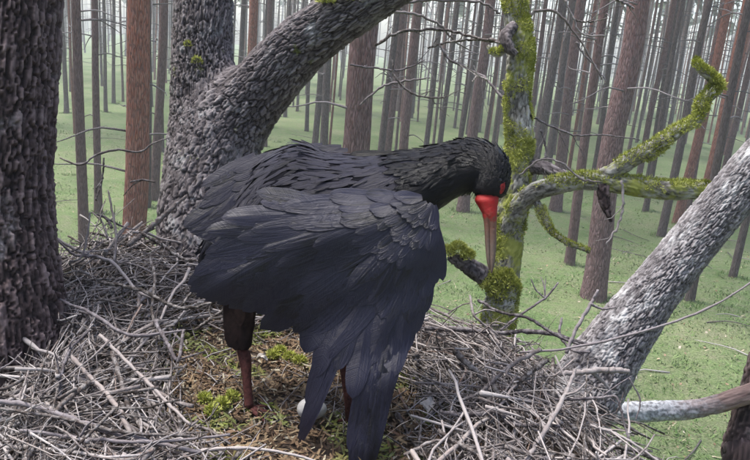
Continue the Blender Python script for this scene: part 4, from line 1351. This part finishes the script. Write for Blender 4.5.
# far wing folded along the back
def far_surf(px, py):
    ex, ey = (px - 300) / 150, (py - 225) / 95
    return 1.79 - .05 * np.clip(1 - ex ** 2 - ey ** 2, -1, 1) - .0002 * (py - 150)
fw = wing_base('wing', [(350, 158), (320, 153), (295, 153), (278, 157), (258, 170), (238, 190), (222, 212), (250, 232), (300, 205), (345, 180)], far_surf, .02, M_UNDER, stork)
fw['label'] = 'far wing folded along the back'
for i in range(12):
    f = i / 11
    drape((296 - 5 * i, 148 + 7 * i), (185 + 30 * f * f + (8 if i == 0 else 0), 227 + 16 * f - (6 if i == 0 else 0)), 8, far_surf, (.002, .0035 + .0005 * (i % 3)), M_FEATHER_FAR, fw, 'secondary_feather', 4 - 4 * f, 11, .8)
for row, (sh, L_) in enumerate([(0, 62), (26, 54), (50, 46), (72, 40), (92, 34)]):
    for i in range(11):
        f = (i + .5) / 11
        r0 = np.array([258 + sh * .95, 152 - min(row, 2) * 3.5]) + np.array([-8, 46]) * f + np.array([random.gauss(0, 2), random.gauss(0, 1.5)])
        ang = math.radians(143 + row * 6 + random.gauss(0, 5) + (12 if i < 2 else 0))
        drape(r0, r0 + np.array([math.cos(ang), math.sin(ang)]) * L_, 6.5 - row * .5, far_surf, (.0035 + row * .001, .0047 + row * .001), M_FEATHER_FAR, fw, 'covert_feather', random.gauss(-2, 2), 8, .6)
# a raised dark scapular over the back
drape((392, 152), (350, 154), 3.0, lambda a, b_: 1.68 + 0 * a, (.0, .0), M_NECK, body, 'scapular_feather', 0, 9, .75)

# tail under the wings
tl = wing_base('tail', [(262, 262), (232, 268), (212, 276), (208, 286), (228, 290), (262, 288)], lambda a, b_: 1.765 + 0 * a, .012, M_NECK, stork)
for i in range(6):
    drape((275, 262 + 4 * i), (200 + 3 * i, 276 + 4 * i), 7, lambda a, b_: 1.76 + 0 * a, (.001, .003 + .001 * i), M_FEATHER, tl, 'tail_feather', 0, 9, .75)

# bill: two mandibles, widest at the face
def loft(name, rings, mat, parent, ns=20, nl=40):
    Rg = catmull(np.array(rings, float), nl)
    ph = np.linspace(0, 2 * np.pi, ns, endpoint=False)
    px = Rg[:, 0][:, None] + Rg[:, 3][:, None] * np.cos(ph)
    py = Rg[:, 1][:, None] + 0 * ph
    d = Rg[:, 2][:, None] - (Rg[:, 4] / FPX * 1.75)[:, None] * np.sin(ph)
    V = at_arr(px, py, d).reshape(-1, 3)
    Fq = grid_faces(nl, ns)
    tri = np.vstack([Fq[:, [0, 1, 2]], Fq[:, [0, 2, 3]]])
    n0 = len(V); G_ = V.reshape(nl, ns, 3); V = np.vstack([V, G_[0].mean(0), G_[-1].mean(0)])
    j = np.arange(ns); base = (nl - 1) * ns
    tri = np.vstack([tri, np.stack([j * 0 + n0, (j + 1) % ns, j], -1), np.stack([j * 0 + n0 + 1, base + j, base + (j + 1) % ns], -1)])
    return obj(name, mesh_data(name, V, tri, [mat]), parent)
bm_, nt, b = new_mat('red_bill_graded', .6, .22)
tc = nt.nodes.new('ShaderNodeTexCoord').outputs['Object']
sp = nt.nodes.new('ShaderNodeSeparateXYZ'); nt.links.new(tc, sp.inputs[0])
ztop, zbot = at(489, 205, 1.7)[2], at(491, 262, 1.7)[2]
n1 = noise(nt, tc, 120, 4, .6)
mr = N(nt, 'ShaderNodeMapRange'); nt.links.new(sp.outputs[2], mr.inputs[0]); mr.inputs[1].default_value = ztop; mr.inputs[2].default_value = zbot
ad = N(nt, 'ShaderNodeMath', operation='MULTIPLY_ADD'); nt.links.new(n1, ad.inputs[0]); ad.inputs[1].default_value = .5; nt.links.new(mr.outputs[0], ad.inputs[2])
nt.links.new(ramp(nt, ad.outputs[0], [(.2, (.29, .012, .012)), (.42, (.24, .028, .022)), (.5, (.15, .07, .048)), (.95, (.13, .095, .075))]), b.inputs['Base Color'])
bump(nt, b, n1, .5, .003)
up = loft('upper_mandible', [(490, 186, 1.712, 5, 4), (488, 194, 1.703, 10.5, 7), (486.6, 200, 1.697, 12, 9), (488, 207, 1.694, 9.6, 8.2), (490, 215, 1.69, 7.2, 7), (492.3, 226, 1.687, 4.3, 5), (492.8, 245, 1.683, 3.5, 4), (492.3, 262, 1.678, 2.6, 3), (491.5, 273, 1.675, .9, 1.1)], bm_, stork)
lo = loft('lower_mandible', [(489, 203, 1.694, 6, 6), (487.8, 214, 1.69, 5.6, 6.2), (487.5, 224, 1.687, 3.5, 4.4), (487.8, 244, 1.683, 2.7, 3.4), (488.5, 260, 1.678, 2, 2.6), (489.6, 270, 1.676, .8, 1)], bm_, stork)
def blob(name, px, py, d, rx, ry, rd, mat, parent, rot=0):
    nl, ns = 14, 18
    t = np.linspace(.02, np.pi - .02, nl); ph = np.linspace(0, 2 * np.pi, ns, endpoint=False)
    a = rx * np.sin(t)[:, None] * np.cos(ph); b_ = ry * np.cos(t)[:, None] + 0 * ph; c_ = rd * np.sin(t)[:, None] * np.sin(ph)
    X = px + a * math.cos(rot) - b_ * math.sin(rot); Y = py + a * math.sin(rot) + b_ * math.cos(rot)
    V = at_arr(X, Y, d - c_ / FPX * 1.7).reshape(-1, 3)
    return obj(name, mesh_data(name, V, grid_faces(nl, ns), [mat]), parent)
blob('facial_skin', 501, 186, 1.69, 4.2, 8.5, 4, M_BILL, stork, .15)
eye = blob('eye', 499.6, 180.5, 1.682, 2.7, 2.9, 2.4, M_EYE, stork)

# legs
def leg(pth, foot_px, label=None):
    P, R = pxpath(pth)
    c, _ = on_ground(*foot_px, ZF - .004)
    P = P + [np.array(c) + [0, 0, .012]]; R = R + [R[-1]]
    V, q_, t_ = tube(P, R, 12, 30)
    s = Soup(); s.add(V, (q_, t_), .5)
    o = obj('leg', s.data('leg', M_LEG), stork)
    if label: o['label'] = label
    for k, (a, ln) in enumerate([(-.1, .075), (.55, .065), (-.75, .065), (2.9, .035)]):
        dv = np.array([math.cos(a), math.sin(a), 0])
        V, q_, t_ = tube([c + [0, 0, .01], c + dv * ln * .5 + [0, 0, .008], c + dv * ln + [0, 0, .003]], [.007, .0055, .0035], 8, 10)
        s = Soup(); s.add(V, (q_, t_), .5)
        obj('toe', s.data('toe', M_LEG), o)
    return o
l1 = leg([(240, 322, 1.80, 6), (242, 348, 1.79, 5.5), (245, 358, 1.785, 6.5), (247, 380, 1.775, 4.6)], (249, 412))
l2 = leg([(335, 320, 1.74, 6), (343, 362, 1.735, 4.6), (346, 380, 1.735, 4.8), (348, 400, 1.73, 4)], (349, 425))
def thigh(rings, parent, seed):
    o = loft('thigh', rings, M_THIGH, stork, 20, 30)
    me = o.data
    a = me.attributes.new('fe', 'FLOAT_VECTOR', 'POINT')
    a.data.foreach_set('vector', np.tile([0, 0, .4], len(me.vertices)).astype(np.float32))
    R0, R1 = rings[1], rings[-2]
    for k in range(26):
        f = random.uniform(-.95, .95); g = k / 25
        x0, y0 = R0[0] + R0[3] * f * .9, R0[1] + (R1[1] - R0[1]) * g * .75
        x1 = R1[0] + (R1[3] + 6) * f * .8
        yt = min(y0 + random.uniform(20, 32), R1[1] + random.uniform(-4, 8))
        gx_ = x0 + (x1 - x0) * min(1, (yt - R0[1]) / (R1[1] - R0[1]))
        zf = R0[2] - (R0[4] * (1 - g * .45) / FPX * 1.75) * math.sqrt(1 - f * f) - .002
        drape((x0 + (x1 - x0) * g * .75, y0), (gx_, yt), 5.5, lambda a_, b_: zf + 0 * a_, (.002, .005 - .003 * g), M_THIGH, o, 'thigh_feather', 0, 7, .35)
    return o
thigh([(246, 280, 1.79, 22, 18), (241, 300, 1.79, 18, 16), (239, 320, 1.79, 16, 13), (239, 334, 1.788, 14, 11), (241, 345, 1.786, 10.5, 8), (242, 350, 1.785, 6, 6)], stork, 1)
thigh([(318, 280, 1.74, 24, 18), (322, 310, 1.74, 20, 15), (328, 340, 1.738, 13, 11), (333, 360, 1.736, 7, 7)], stork, 2)

bpy.context.view_layer.update()
